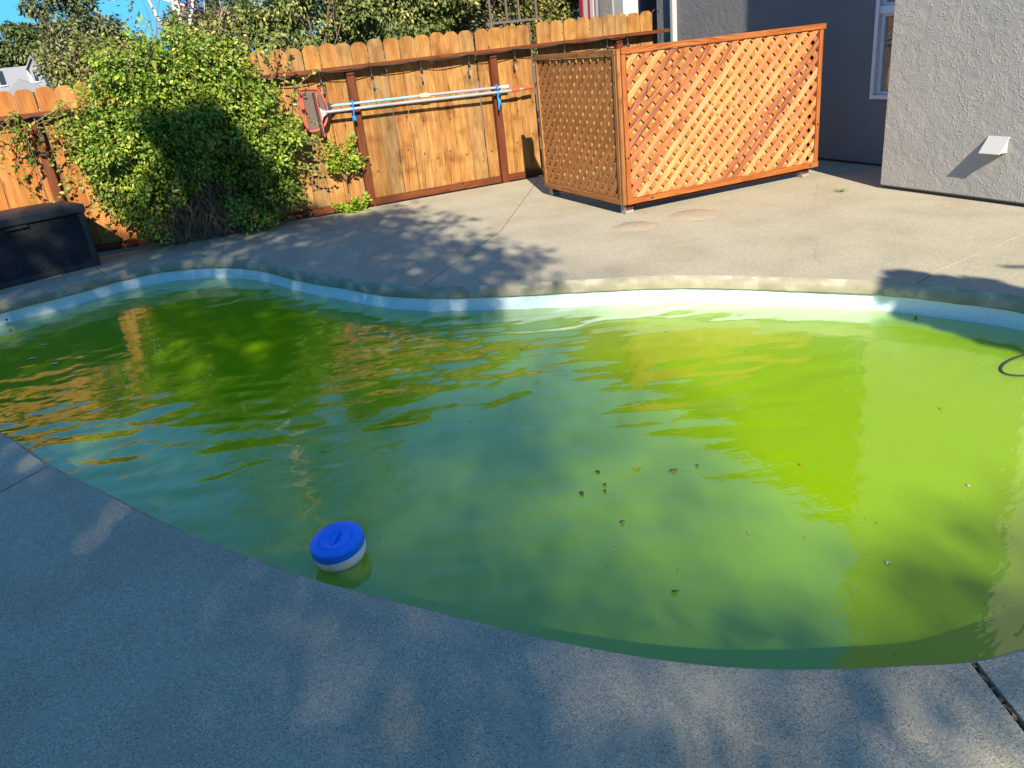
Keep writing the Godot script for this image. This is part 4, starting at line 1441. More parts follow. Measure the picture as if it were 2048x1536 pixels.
func build_trees() -> void:
	var g1 := [Color(0.09, 0.13, 0.03), Color(0.13, 0.17, 0.04), Color(0.17, 0.19, 0.05), Color(0.22, 0.23, 0.06), Color(0.07, 0.105, 0.025), Color(0.28, 0.26, 0.09), Color(0.10, 0.14, 0.03)]
	var grp := "shrubs crowding behind the tall fence"
	shrub("tall_shrub", "dense dark green shrub right behind the fence above the leaf net", "shrub", Vector3(2.3, 0, -11.2), [[Vector3(2.2, 2.3, -11.1), Vector3(0.75, 0.95, 0.6), 2.0], [Vector3(1.75, 1.9, -11.0), Vector3(0.5, 0.6, 0.5), 1.0], [Vector3(2.5, 2.9, -11.4), Vector3(0.6, 0.6, 0.5), 1.0]], 1500, 15, 0.062, g1, 61, grp, 0.7, mats.bark, 1.6, 0.05)
	shrub("tall_shrub", "leafy shrub with yellow hanging leaves behind the middle of the fence", "shrub", Vector3(3.6, 0, -11.2), [[Vector3(3.5, 2.2, -11.0), Vector3(0.8, 0.8, 0.6), 2.0], [Vector3(4.0, 2.6, -11.4), Vector3(0.7, 0.7, 0.6), 1.4]], 1500, 15, 0.062, g1, 62, grp, 0.8, mats.twig_red, 1.5, 0.045)
	shrub("tall_shrub", "olive shrub with pinkish blossom behind the fence, left of the rusty pipe", "shrub", Vector3(4.6, 0, -12.2), [[Vector3(4.6, 2.0, -12.0), Vector3(0.8, 0.75, 0.5), 2.0], [Vector3(5.1, 2.5, -12.4), Vector3(0.7, 0.7, 0.5), 1.0]], 1400, 15, 0.058, [Color(0.10, 0.13, 0.035), Color(0.14, 0.16, 0.05), Color(0.18, 0.17, 0.06), Color(0.24, 0.17, 0.14), Color(0.08, 0.11, 0.03)], 63, grp, 0.5, mats.bark, 1.5, 0.045)
	shrub("tall_shrub", "yellow-green shrub behind the iron rails above the fence", "shrub", Vector3(6.0, 0, -12.8), [[Vector3(5.9, 2.0, -12.6), Vector3(0.85, 0.85, 0.5), 2.0], [Vector3(6.7, 2.3, -13.0), Vector3(0.7, 0.9, 0.5), 1.6]], 1600, 15, 0.058, [Color(0.14, 0.15, 0.03), Color(0.20, 0.18, 0.04), Color(0.10, 0.12, 0.03), Color(0.26, 0.22, 0.06), Color(0.09, 0.12, 0.02)], 64, grp, 0.6, mats.bark, 1.5, 0.045)
	for q in [[Vector3(5.5, 0, -27), 3.2, "dark spreading tree far behind the iron railing", 66], [Vector3(11.5, 0, -27), 3.6, "dark spreading tree far behind the hanging flag", 67]]:
		var b: Vector3 = q[0]
		shrub("dark_tree", q[2], "tree", b, [[b + Vector3(0, 2.6, 0), Vector3(q[1], 1.9, 1.4), 2.0], [b + Vector3(1.2, 3.6, 0), Vector3(q[1] * 0.7, 1.2, 1.2), 1.0], [b + Vector3(-1.3, 3.3, 0), Vector3(q[1] * 0.6, 1.1, 1.2), 1.0]], 1300, 12, 0.13, [Color(0.05, 0.075, 0.02), Color(0.07, 0.10, 0.025), Color(0.10, 0.12, 0.03)], q[3], "dark trees in the distance behind the fence", 0.5, mats.bark, 1.8, 0.14, 0.35)
	# white-barked tree
	var r := RandomNumberGenerator.new()
	r.seed = 71
	var t := thing("birch_tree", "tall thin tree with white bark rising behind the bush", "tree", Vector3(0.98, 0, -13))
	var tm := MB.new()
	tm.tube(PackedVector3Array([Vector3(0, -0.05, 0), Vector3(-0.08, 1.6, 0), Vector3(-0.10, 2.25, 0), Vector3(-0.14, 3.0, 0), Vector3(0.02, 4.2, 0.05), Vector3(0.12, 5.4, 0.0), Vector3(0.1, 6.6, 0)]), PackedFloat32Array([0.08, 0.065, 0.058, 0.055, 0.05, 0.04, 0.02]), 9)
	tm.tube(PackedVector3Array([Vector3(-0.09, 2.15, 0), Vector3(0.1, 2.6, 0.02), Vector3(0.32, 3.3, 0.05)]), PackedFloat32Array([0.03, 0.026, 0.02]), 7)
	tm.tube(PackedVector3Array([Vector3(-0.09, 1.9, 0), Vector3(-0.4, 2.5, 0.02), Vector3(-0.55, 3.2, 0.05)]), PackedFloat32Array([0.03, 0.022, 0.016]), 7)
	for k in 26:
		var h := r.randf_range(2.6, 6.4)
		var a := r.randf() * TAU
		var d := Vector3(cos(a), r.randf_range(0.2, 0.8), sin(a)).normalized()
		var p := Vector3(0, h, 0)
		tm.tube(PackedVector3Array([p, p + d * 0.4, p + d * 0.8 + Vector3(0, -0.05, 0), p + d * 1.15 + Vector3(0, -0.2, 0)]), PackedFloat32Array([0.014, 0.009, 0.006, 0.003]), 5, false)
	obj("trunk", tm, mats.birch, t)
	var xfs := []
	var cols := PackedColorArray()
	cols = crown(r, [[Vector3(0.2, 5.0, 0), Vector3(1.3, 1.5, 1.1), 2.0], [Vector3(-0.2, 4.1, 0.1), Vector3(1.0, 0.9, 0.9), 1.0], [Vector3(0.9, 5.3, 0), Vector3(1.2, 1.1, 1.0), 1.3]], 360, 12, 0.2, 0.07, [Color(0.07, 0.12, 0.02), Color(0.1, 0.14, 0.025), Color(0.13, 0.15, 0.03)], 0.9, xfs, cols)
	cols = crown(r, [[Vector3(-0.1, 2.5, 0), Vector3(1.1, 0.8, 0.5), 1.0]], 60, 8, 0.16, 0.06, [Color(0.10, 0.11, 0.03), Color(0.15, 0.11, 0.05), Color(0.06, 0.08, 0.02)], 0.9, xfs, cols)
	leaf_cloud("crown", t, leaf_mesh(0.6, 0.2, 0.15), mats.leaf_soft, xfs, cols)
	# crepe myrtle with pink flowers
	var cm := shrub("crepe_myrtle", "small tree with deep pink blossom just right of the white trunk", "tree", Vector3(1.3, 0, -14.5), [[Vector3(1.2, 2.45, -14.3), Vector3(0.55, 0.35, 0.4), 1.0], [Vector3(1.75, 2.35, -14.3), Vector3(0.4, 0.3, 0.4), 1.0]], 170, 12, 0.06, [Color(0.1, 0.12, 0.03), Color(0.16, 0.13, 0.05)], 81, "", 0.3, mats.birch, 1.5, 0.04)
	var px := []
	var pc := PackedColorArray()
	pc = crown(r, [[Vector3(-0.17, 2.66, 0.25), Vector3(0.22, 0.12, 0.2), 1.2], [Vector3(0.28, 2.5, 0.25), Vector3(0.12, 0.1, 0.2), 0.6], [Vector3(0.5, 2.46, 0.25), Vector3(0.1, 0.08, 0.15), 0.5]], 60, 14, 0.06, 0.035, [Color(0.55, 0.10, 0.16), Color(0.62, 0.16, 0.2), Color(0.5, 0.05, 0.12)], 0.0, px, pc)
	leaf_cloud("blossom", cm, leaf_mesh(0.8, 0.2, 0.2), mats.petal, px, pc)
	# dead red trunk and the bright wispy growth behind the bush
	shrub("tall_shrub", "wispy pale shrub of thin shoots standing behind and above the vine bush", "shrub", Vector3(0.3, 0, -11), [[Vector3(0.1, 1.85, -10.9), Vector3(0.85, 0.33, 0.4), 2.0], [Vector3(1.0, 2.05, -10.9), Vector3(0.5, 0.4, 0.4), 1.4], [Vector3(-0.4, 1.75, -10.9), Vector3(0.5, 0.33, 0.4), 1.0]], 800, 12, 0.052, [Color(0.15, 0.16, 0.045), Color(0.2, 0.19, 0.06), Color(0.12, 0.15, 0.03), Color(0.24, 0.19, 0.08)], 65, grp, 0.4, mats.twig, 1.3, 0.03)
	# grey-green tree far left and the rounder one beyond it
	shrub("grey_tree", "broad grey-green tree standing behind the far house and the bush", "tree", Vector3(-0.9, 0, -22), [[Vector3(-0.85, 2.9, -21.8), Vector3(0.8, 1.5, 0.7), 2.4], [Vector3(-0.35, 2.4, -21.6), Vector3(0.65, 1.1, 0.6), 1.4], [Vector3(-1.25, 2.2, -21.8), Vector3(0.35, 0.8, 0.5), 0.8]], 1250, 14, 0.10, [Color(0.075, 0.10, 0.045), Color(0.09, 0.12, 0.05), Color(0.06, 0.085, 0.04), Color(0.16, 0.17, 0.06), Color(0.22, 0.22, 0.09)], 91, "", 0.6, mats.bark, 1.6, 0.1, 0.2)
	shrub("round_tree", "rounded tree above the roof of the far house at the left edge", "tree", Vector3(-12.5, 0, -137), [[Vector3(-13, 8.2, -135), Vector3(4.0, 2.4, 2), 2.0], [Vector3(-9.6, 7.6, -135), Vector3(2.6, 2.6, 2), 1.4], [Vector3(-17, 7.4, -135), Vector3(3, 3, 2), 1.5]], 1100, 12, 0.6, [Color(0.08, 0.11, 0.03), Color(0.11, 0.14, 0.04), Color(0.15, 0.17, 0.05)], 92, "", 0.3, mats.bark, 4.5, 0.3, 0.9)


func shade_at(g: Vector2, h: float) -> Vector3:
	# the place at height h whose shadow falls on the deck at g
	return Vector3(g.x + SUN.x / SUN.y * h, h, g.y + SUN.z / SUN.y * h)


func build_shade_tree() -> void:
	# the trees behind the camera whose shade lies over the near deck and the left of the pool
	var r := RandomNumberGenerator.new()
	r.seed = 333
	var poly := PackedVector2Array([Vector2(-6.5, -9.9), Vector2(-1.0, -9.75), Vector2(0.55, -10.0), Vector2(0.8, -10.8), Vector2(1.0, -11.0), Vector2(1.2, -10.7), Vector2(1.3, -9.9), Vector2(1.9, -9.4), Vector2(2.2, -8.6), Vector2(2.15, -7.2), Vector2(2.2, -5.5), Vector2(1.7, -4.7), Vector2(1.2, -3.4), Vector2(0.75, -2.2), Vector2(0.55, -1.4), Vector2(0.5, -0.8), Vector2(0.5, 0.6), Vector2(1.4, 2.5), Vector2(-6.5, 2.5)])
	var names := ["broad leafy tree behind the camera shading the left of the pool", "second leafy tree behind the camera shading the near deck"]
	for hh in 2:
		var base := Vector3(-5.2, 0, 6.0) if hh == 0 else Vector3(-4.6, 0, 11.5)
		var t := thing("shade_tree", names[hh], "tree", base, "trees that shade the pool deck")
		var tm := MB.new()
		limbs(tm, r, Vector3(0, -0.05, 0), Vector3(0.05, 1, 0), 5.6, 0.2, 1, 0.3)
		obj("trunk", tm, mats.bark, t)
		var xfs := []
		var cols := PackedColorArray()
		var done := 0
		while done < (2500 if hh == 0 else 3300):
			var g := Vector2(r.randf_range(-6.5, 2.7), r.randf_range(-12.2, 2.5))
			if (g.y < -3.8) != (hh == 0) or not Geometry2D.is_point_in_polygon(g, poly):
				continue
			# the crown opens gradually towards its edge over the pool
			var rim := lerpf(1.75, 0.55, clampf((g.y + 4.9) / 4.0, 0.0, 1.0))
			if g.y > -5.0 and g.y < -1.5 and r.randf() < clampf((g.x - rim + 1.5) / 0.7, 0.0, 1.0):
				continue
			done += 1
			var c := shade_at(g, r.randf_range(6.0, 9.0)) - base
			for i in 15:
				var q := ball(r)
				xfs.append(leaf_xf(r, c + q * 0.24, q.normalized(), 0.14, 0.5))
				cols.append(Color(0.07, 0.12, 0.025) * r.randf_range(0.7, 1.3))
		if hh == 0:
			for k in 190:
				var g := Vector2(1.0 + r.randf_range(-0.32, 0.28), r.randf_range(-10.95, -9.9))
				var c := shade_at(g, r.randf_range(6.0, 8.0)) - base
				for i in 12:
					var q := ball(r)
					xfs.append(leaf_xf(r, c + q * 0.16, q.normalized(), 0.12, 0.5))
					cols.append(Color(0.07, 0.12, 0.025))
		# loose sprays past the edge of the crown: flecked shade on the far and the near right deck
		for k in (120 if hh == 0 else 75):
			var g := Vector2(r.randf_range(2.0, 2.65), r.randf_range(-9.2, -5.2)) if hh == 0 else Vector2(r.randf_range(0.5, 2.1), r.randf_range(-1.3, 0.8))
			var c := shade_at(g, r.randf_range(5.5, 8.0)) - base
			for i in 9:
				var q := ball(r)
				xfs.append(leaf_xf(r, c + q * Vector3(0.3, 0.12, 0.12), q.normalized(), 0.12, 0.5))
				cols.append(Color(0.08, 0.13, 0.025))
		leaf_cloud("crown", t, leaf_mesh(0.5, 0.2, 0.15), mats.leaf_soft, xfs, cols)
		if hh == 1:
			xfs = []
			cols = PackedColorArray()
			for k in 85:
				var g := Vector2(r.randf_range(0.3, 2.6), 0.0)
				g.y = lerpf(-1.95, -1.02, clampf((g.x - 0.55) / 1.1, 0.0, 1.0)) - r.randf_range(0.0, 0.36) + 0.12
				var c := shade_at(g, r.randf_range(10.0, 14.0)) - base
				for i in 6:
					var q := ball(r)
					xfs.append(leaf_xf(r, c + q * Vector3(0.25, 0.15, 0.15), q.normalized(), 0.11, 0.5))
					cols.append(Color(0.08, 0.13, 0.025))
			leaf_cloud("upper_crown", t, leaf_mesh(0.5, 0.2, 0.15), mats.leaf_soft, xfs, cols)
	# a taller, open-crowned tree further back: its thin shade fades out across the pool
	var b3 := Vector3(-6.5, 0, 23.0)
	var t3 := thing("shade_tree", "tall open-crowned tree far behind the camera, thin shade over the middle of the pool", "tree", b3, "trees that shade the pool deck")
	var m3 := MB.new()
	limbs(m3, r, Vector3(0, -0.05, 0), Vector3(0.0, 1, 0), 13.0, 0.22, 1, 0.3)
	obj("trunk", m3, mats.bark, t3)
	var x3 := []
	var c3 := PackedColorArray()
	while x3.size() < 4600:
		var gz := r.randf_range(-5.2, -0.9)
		var rim := lerpf(1.75, 0.55, clampf((gz + 4.9) / 4.0, 0.0, 1.0))
		var o := sqrt(r.randf())
		var g := Vector2(rim - 1.55 + (1.0 - o) * 2.9, gz)
		x3.append(leaf_xf(r, shade_at(g, r.randf_range(14.0, 22.0)) - b3, ball(r).normalized(), 0.13, 0.4))
		c3.append(Color(0.08, 0.13, 0.03))
	leaf_cloud("crown", t3, leaf_mesh(0.5, 0.2, 0.15), mats.leaf_soft, x3, c3)


# ------------------------------------------------------------------ other things
func build_beyond() -> void:
	# rusty pipe and iron rails behind the fence
	var p := MB.new()
	p.tube(PackedVector3Array([Vector3(5.06, -0.05, -13.0), Vector3(5.03, 2.0, -13.0), Vector3(4.98, 2.45, -13.0), Vector3(4.9, 3.2, -13)]), PackedFloat32Array([0.042, 0.042, 0.042, 0.042]), 10)
	tag(obj("rusty_pipe", p, mats.rust), "upright reddish rusty pipe behind the fence among the shrubs", "pipe")
	var ir := thing("iron_railing", "dark iron railing rising above the fence behind the lattice screen", "railing", Vector3(5.1, 0, -11))
	var off := -ir.position
	var b := MB.new()
	b.box(Transform3D(Basis.IDENTITY, Vector3(5.1, 1.925, -11) + off), Vector3(0.86, 0.03, 0.03), 0)
	obj("bottom_rail", b, mats.iron, ir)
	var b2 := MB.new()
	b2.box(Transform3D(Basis.IDENTITY, Vector3(5.1, 2.85, -11) + off), Vector3(0.86, 0.03, 0.03), 0)
	obj("top_rail", b2, mats.iron, ir)
	for x in [4.745, 4.993, 5.18, 5.453]:
		var q := MB.new()
		q.box(Transform3D(Basis.IDENTITY, Vector3(x, 2.39, -11) + off), Vector3(0.028, 0.90, 0.028), 1)
		obj("bar", q, mats.iron, ir)
	var leg := MB.new()
	leg.box(Transform3D(Basis.IDENTITY, Vector3(4.9, 0.93, -11.03) + off), Vector3(0.05, 1.96, 0.03), 1)
	leg.box(Transform3D(Basis.IDENTITY, Vector3(5.32, 0.93, -11.03) + off), Vector3(0.05, 1.96, 0.03), 1)
	obj("support", leg, mats.iron, ir)
	# flag hanging in folds beside the pillar
	var fl := thing("hanging_flag", "red and white striped flag hanging in folds beside the grey pillar", "flag", Vector3(6.9, 0, -12))
	var o2 := -fl.position
	var folds := 26
	for m in 3:
		var mb := MB.new()
		for k in folds:
			var which := 0 if k % 4 < 2 else 1
			if k > 20:
				which = 2 if k % 2 == 0 else 1
			if which != m:
				continue
			var xa := 6.70 + 0.36 * k / folds
			var xb := 6.70 + 0.36 * (k + 1) / folds
			var za := -12.0 + 0.09 * sin(k * 0.9)
			var zb := -12.0 + 0.09 * sin((k + 1) * 0.9)
			var nn := Vector3(za - zb, 0, xb - xa).normalized()
			mb.quad(Vector3(xa, 1.7, za) + o2, Vector3(xb, 1.7, zb) + o2, Vector3(xb + 0.03, 2.9, zb) + o2, Vector3(xa + 0.03, 2.9, za) + o2, nn, Vector2.ZERO, Vector2.ZERO, Vector2.ZERO, Vector2.ZERO)
		obj(["red_stripe", "white_stripe", "blue_field"][m], mb, [mats.flag_red, mats.flag_white, mats.flag_blue][m], fl)
	var pole := MB.new()
	pole.tube(PackedVector3Array([Vector3(6.72, 2.92, -12) + o2, Vector3(7.2, 2.75, -12) + o2]), PackedFloat32Array([0.012, 0.012]), 8)
	obj("flagpole", pole, mats.trim_white, fl)
	# far house, down the street
	var h := thing("far_house", "pale house with grey tiled gable roof far behind the left fence", "house", Vector3(-12, 0, -122))
	var ho := -h.position
	var S := 3.0
	var w := MB.new()
	wall_box(w, Vector3(-30, 0, -130) + ho, Vector3(-11.0, 5.3, -120) + ho)
	obj("wall", w, mats.far_grey, h)
	var w2 := MB.new()
	wall_box(w2, Vector3(-11.0, 0, -128) + ho, Vector3(-10.3, 5.25, -119) + ho)
	wall_box(w2, Vector3(-9.6, 0, -134) + ho, Vector3(-6.5, 4.9, -121) + ho)
	obj("side_wall", w2, mats.far_wall, h)
	var gw := MB.new()
	gw.prism(Transform3D(Basis.IDENTITY, Vector3(0, 0, -118.2) + ho), PackedVector2Array([Vector2(-10.6, 0), Vector2(-9.3, 0), Vector2(-9.3, 5.0), Vector2(-10.0, 6.0), Vector2(-10.6, 5.1)]), 9.0)
	obj("gable_wall", gw, mats.far_grey, h)
	var rf := MB.new()
	rf.prism(Transform3D(Basis(Vector3(0, 0, 1), Vector3(0, 1, 0), Vector3(-1, 0, 0)), Vector3(-30, 0, 0) + ho), PackedVector2Array([Vector2(-119.2, 5.2), Vector2(-125, 6.9), Vector2(-131, 5.2), Vector2(-131, 5.0), Vector2(-119.2, 5.0)]), -19.4)
	rf.prism(Transform3D(Basis.IDENTITY, Vector3(0, 0, -117.8) + ho), PackedVector2Array([Vector2(-11.0, 4.9), Vector2(-10.05, 6.35), Vector2(-9.1, 4.85), Vector2(-9.15, 4.75), Vector2(-10.05, 6.05), Vector2(-10.95, 4.75)]), 9.5)
	obj("roof", rf, mats.far_roof, h)
	var lr := MB.new()
	lr.prism(Transform3D(Basis.IDENTITY, Vector3(0, 0, -116) + ho), PackedVector2Array([Vector2(-13.4, 2.6), Vector2(-11.9, 3.85), Vector2(-8.8, 2.3), Vector2(-8.8, 2.1), Vector2(-13.4, 2.4)]), 2.2)
	obj("porch_roof", lr, mats.far_roof, h)
	for q in [[-14.3, -13.7, 3.4, 5.0, -119.9], [-10.3, -9.95, 3.4, 4.7, -118.1]]:
		var win := MB.new()
		wall_box(win, Vector3(q[0], q[2], q[4] - 0.1) + ho, Vector3(q[1], q[3], q[4]) + ho)
		var wo := obj("window", win, mats.far_glass, h)
		var fr := MB.new()
		wall_box(fr, Vector3(q[0] - 0.12, q[2] - 0.12, q[4] - 0.1) + ho, Vector3(q[1] + 0.12, q[2] - 0.003, q[4] + 0.05) + ho)
		obj("sill", fr, mats.far_wall, wo)


func build_chest() -> void:
	var c := thing("deck_box", "black woven-pattern plastic deck box beside the pool at the left fence", "storage box", Vector3(-1.3, 0, -8.84))
	var dir := Vector3(0.941, 0, -0.338)      # along the front, to the right
	var out := Vector3(0.338, 0, 0.941)
	var bas := Basis(dir, Vector3.UP, out)
	var corner := Vector3(-0.735, 0, -9.045) - c.position
	var L := 1.3
	var D := 0.58
	var mid := corner - dir * L * 0.5 - out * D * 0.5
	var body := MB.new()
	body.box(Transform3D(bas, mid + Vector3(0, 0.285, 0)), Vector3(L - 0.02, 0.51, D - 0.02), 1, Vector2.ZERO, 0.004)
	obj("body", body, mats.rattan, c)
	var tr := MB.new()
	for s in [-1.0, 1.0]:
		for q in [-1.0, 1.0]:
			tr.box(Transform3D(bas, mid + dir * s * (L * 0.5 - 0.03) + out * q * (D * 0.5 - 0.03) + Vector3(0, 0.285, 0)), Vector3(0.062, 0.55, 0.062), 1, Vector2.ZERO, 0.008)
	tr.box(Transform3D(bas, mid + Vector3(0, 0.028, 0)), Vector3(L + 0.004, 0.055, D + 0.004), 0, Vector2.ZERO, 0.006)
	obj("corner_trim", tr, mats.chest_plain, c)
	var lid := MB.new()
	lid.box(Transform3D(bas, mid + Vector3(0, 0.587, 0)), Vector3(L + 0.03, 0.085, D + 0.03), 0, Vector2.ZERO, 0.012)
	# gently domed top
	var n := 8
	for i in n:
		for k in 6:
			var ps := []
			for q in [[i, k], [i + 1, k], [i + 1, k + 1], [i, k + 1]]:
				var u: float = q[0] / float(n) * 2 - 1
				var v: float = q[1] / 6.0 * 2 - 1
				ps.append(mid + dir * u * (L * 0.5 - 0.002) + out * v * (D * 0.5 - 0.002) + Vector3(0, 0.628 + 0.045 * (1 - v * v) * (1 - u * u * u * u), 0))
			var nn: Vector3 = (ps[3] - ps[0]).cross(ps[1] - ps[0]).normalized()
			if nn.y < 0:
				nn = -nn
			lid.quad(ps[0], ps[1], ps[2], ps[3], nn, Vector2.ZERO, Vector2.ZERO, Vector2.ZERO, Vector2.ZERO)
	obj("lid", lid, mats.chest_plain, c)
	var hd := MB.new()
	hd.box(Transform3D(bas, corner - dir * 0.63 + Vector3(0, 0.527, 0.003) + out * 0.004), Vector3(0.2, 0.028, 0.02), 0, Vector2.ZERO, 0.004)
	obj("handle", hd, mats.black, c)


func build_floaters() -> void:
	var d := thing("chlorine_dispenser", "floating blue and white round chlorine dispenser near the pool edge", "chlorine dispenser", Vector3(0.30, -0.178, -2.80))
	var tilt := Basis(Vector3(0.5, 0, 1).normalized(), deg_to_rad(9.0)).scaled(Vector3.ONE * 0.89)
	var x := Transform3D(tilt, Vector3.ZERO)
	var w := MB.new()
	w.lathe(x, PackedVector2Array([Vector2(0.02, -0.12), Vector2(0.07, -0.1), Vector2(0.085, -0.02), Vector2(0.114, -0.012), Vector2(0.120, 0.0), Vector2(0.1225, 0.02), Vector2(0.121, 0.042)]), 48)
	obj("white_base", w, mats.white_plastic, d)
	var b := MB.new()
	b.lathe(x, PackedVector2Array([Vector2(0.118, 0.040), Vector2(0.1235, 0.042), Vector2(0.124, 0.075), Vector2(0.121, 0.082), Vector2(0.114, 0.0865), Vector2(0.080, 0.0905)]), 48)
	b.lathe(x, PackedVector2Array([Vector2(0.0805, 0.0905), Vector2(0.0795, 0.087), Vector2(0.0775, 0.087), Vector2(0.0765, 0.0908), Vector2(0.052, 0.092), Vector2(0.047, 0.089), Vector2(0.036, 0.083), Vector2(0.0, 0.081)]), 48)
	obj("blue_cap", b, mats.blue_plastic, d)
	var g := MB.new()
	g.box(x * Transform3D(Basis(Vector3.UP, deg_to_rad(-35)), Vector3(0, 0.087, 0)), Vector3(0.014, 0.012, 0.094), 2, Vector2.ZERO, 0.003)
	obj("finger_grip", g, mats.blue_plastic, d)
	# hose loop at the right
	var hose := MB.new()
	var pts := PackedVector3Array()
	for k in 40:
		var t := TAU * k / 39.0 * 0.86 + 2.2
		pts.append(Vector3(3.98 + cos(t) * 0.215, -0.2 + 0.006 * sin(t + 1.0), -2.44 + sin(t) * 0.11))
	var rr := PackedFloat32Array()
	rr.resize(40)
	rr.fill(0.011)
	hose.tube(pts, rr, 8)
	tag(obj("hose_loop", hose, mats.black_soft), "thin dark hose loop lying at the water surface by the right edge", "hose")
	# single leaves that can be made out on the water
	var brown := plain(lin(0.05, 0.032, 0.03), 0.7)
	var tan := plain(lin(0.35, 0.22, 0.08), 0.7)
	var red := plain(lin(0.45, 0.13, 0.05), 0.7)
	var pale := plain(lin(0.6, 0.58, 0.42), 0.6)
	var list := [
		[1.501, -2.789, 0.045, 1.5, brown, "narrow dark leaf floating upright, uppermost of the dark leaves mid-pool"],
		[1.349, -2.668, 0.05, 1.3, brown, "long slim dark leaf floating at the left of the mid-pool leaves"],
		[1.473, -2.675, 0.035, 0.8, brown, "small dark leaf in the middle of the mid-pool leaves, upper of two close together"],
		[1.445, -2.628, 0.032, 0.9, brown, "small dark leaf in the middle of the mid-pool leaves, lower of two close together"],
		[1.791, -2.604, 0.055, 0.2, plain(lin(0.12, 0.09, 0.07), 0.7), "broad brownish leaf floating at the right of the mid-pool leaves"],
		[1.668, -2.711, 0.05, 0.1, tan, "thin tan leaf lying level among the dark mid-pool leaves"],
		[1.905, -2.579, 0.03, 0.6, brown, "tiny dark leaf right of the broad brownish one mid-pool"],
		[1.381, -2.381, 0.035, 0.5, brown, "dark curled leaf floating below the mid-pool group"],
		[1.303, -1.904, 0.032, 0.1, brown, "lone dark leaf floating near the lower edge of the pool"],
		[2.275, -2.331, 0.035, 1.0, red, "small orange leaf floating above the white glint at the right"],
		[3.183, -2.361, 0.03, 1.2, red, "small reddish petal floating at the far right of the pool"],
		[2.033, -1.636, 0.032, 0.5, pale, "pale whitish petal floating at the lower right of the pool"],
		[4.12, -3.30, 0.05, 0.6, brown, "dark leaf caught at the waterline under the shaded coping"],
		[-1.159, -7.121, 0.06, 0.2, pale, "pale leaf floating at the far left, topmost of the pale ones"],
		[-1.218, -6.784, 0.08, 0.3, pale, "large pale leaf floating by the left edge of the pool"],
		[-1.04, -6.511, 0.075, 0.0, pale, "pale leaf lying level, lowest of the pale leaves at the left"],
		[-0.917, -6.778, 0.045, 0.4, plain(lin(0.55, 0.48, 0.06), 0.6), "small yellow leaf floating among the pale leaves at the left"],
		[-0.513, -5.884, 0.05, 0.0, plain(lin(0.55, 0.48, 0.06), 0.6), "yellow leaf floating in the fence reflection left of centre"]]
	for q in list:
		var mb := MB.new()
		var pos := Vector3(q[0], -0.1975, q[1])
		var ln: float = q[2]
		var dd := Vector3(cos(q[3]), 0, -sin(q[3]))
		var ss := dd.cross(Vector3.UP).normalized()
		var ring := []
		for k in 9:
			var t := k / 8.0
			var wv := sin(t * PI) * ln * 0.2
			var c: Vector3 = dd * (t - 0.5) * ln + Vector3(0, 0.004 * sin(t * 5.0), 0)
			ring.append([mb.vert(c - ss * wv + Vector3(0, 0.003, 0), Vector3.UP, Vector2.ZERO), mb.vert(c, Vector3.UP, Vector2.ZERO), mb.vert(c + ss * wv + Vector3(0, 0.004, 0), Vector3.UP, Vector2.ZERO)])
		for k in 8:
			for s in 2:
				mb.face(ring[k][s], ring[k][s + 1], ring[k + 1][s + 1])
				mb.face(ring[k][s], ring[k + 1][s + 1], ring[k + 1][s])
		var o := obj("floating_leaf", mb, q[4])
		o.position = pos
		tag(o, q[5], "leaf", "leaves floating on the pool")
	# foam flecks and specks, past counting
	var r := RandomNumberGenerator.new()
	r.seed = 909
	var xs := []
	var cs := PackedColorArray()
	var inner := grown(-0.08)
	while xs.size() < 420:
		var g2 := Vector2(r.randf_range(-2.2, 4.2), r.randf_range(-8.5, -1.0))
		if g2.y < -5.0 and g2.x > 0.8 and r.randf() < 0.7:
			continue
		if not Geometry2D.is_point_in_polygon(g2, inner):
			continue
		var s := r.randf_range(0.0018, 0.0045) * (2.0 if r.randf() < 0.07 else 1.0)
		xs.append(Transform3D(Basis(Vector3.UP, r.randf() * TAU).scaled(Vector3(s, s * 0.35, s * r.randf_range(0.5, 1.0))), Vector3(g2.x, -0.196, g2.y)))
		var l := r.randf_range(0.10, 0.32)
		cs.append(Color(l, l * 1.02, l * 0.75) if r.randf() < 0.75 else Color(0.06, 0.08, 0.03))
	var sp := SphereMesh.new()
	sp.radius = 1.0
	sp.height = 2.0
	sp.radial_segments = 8
	sp.rings = 4
	var host := Node3D.new()
	host.name = "foam_flecks"
	add_child(host)
	var fm := plain(Color(1, 1, 1), 0.5)
	fm.vertex_color_use_as_albedo = true
	leaf_cloud("flecks", host, sp, fm, xs, cs)
	stuff(host)
	tag(host, "scattered foam flecks and specks floating over the green water", "foam")


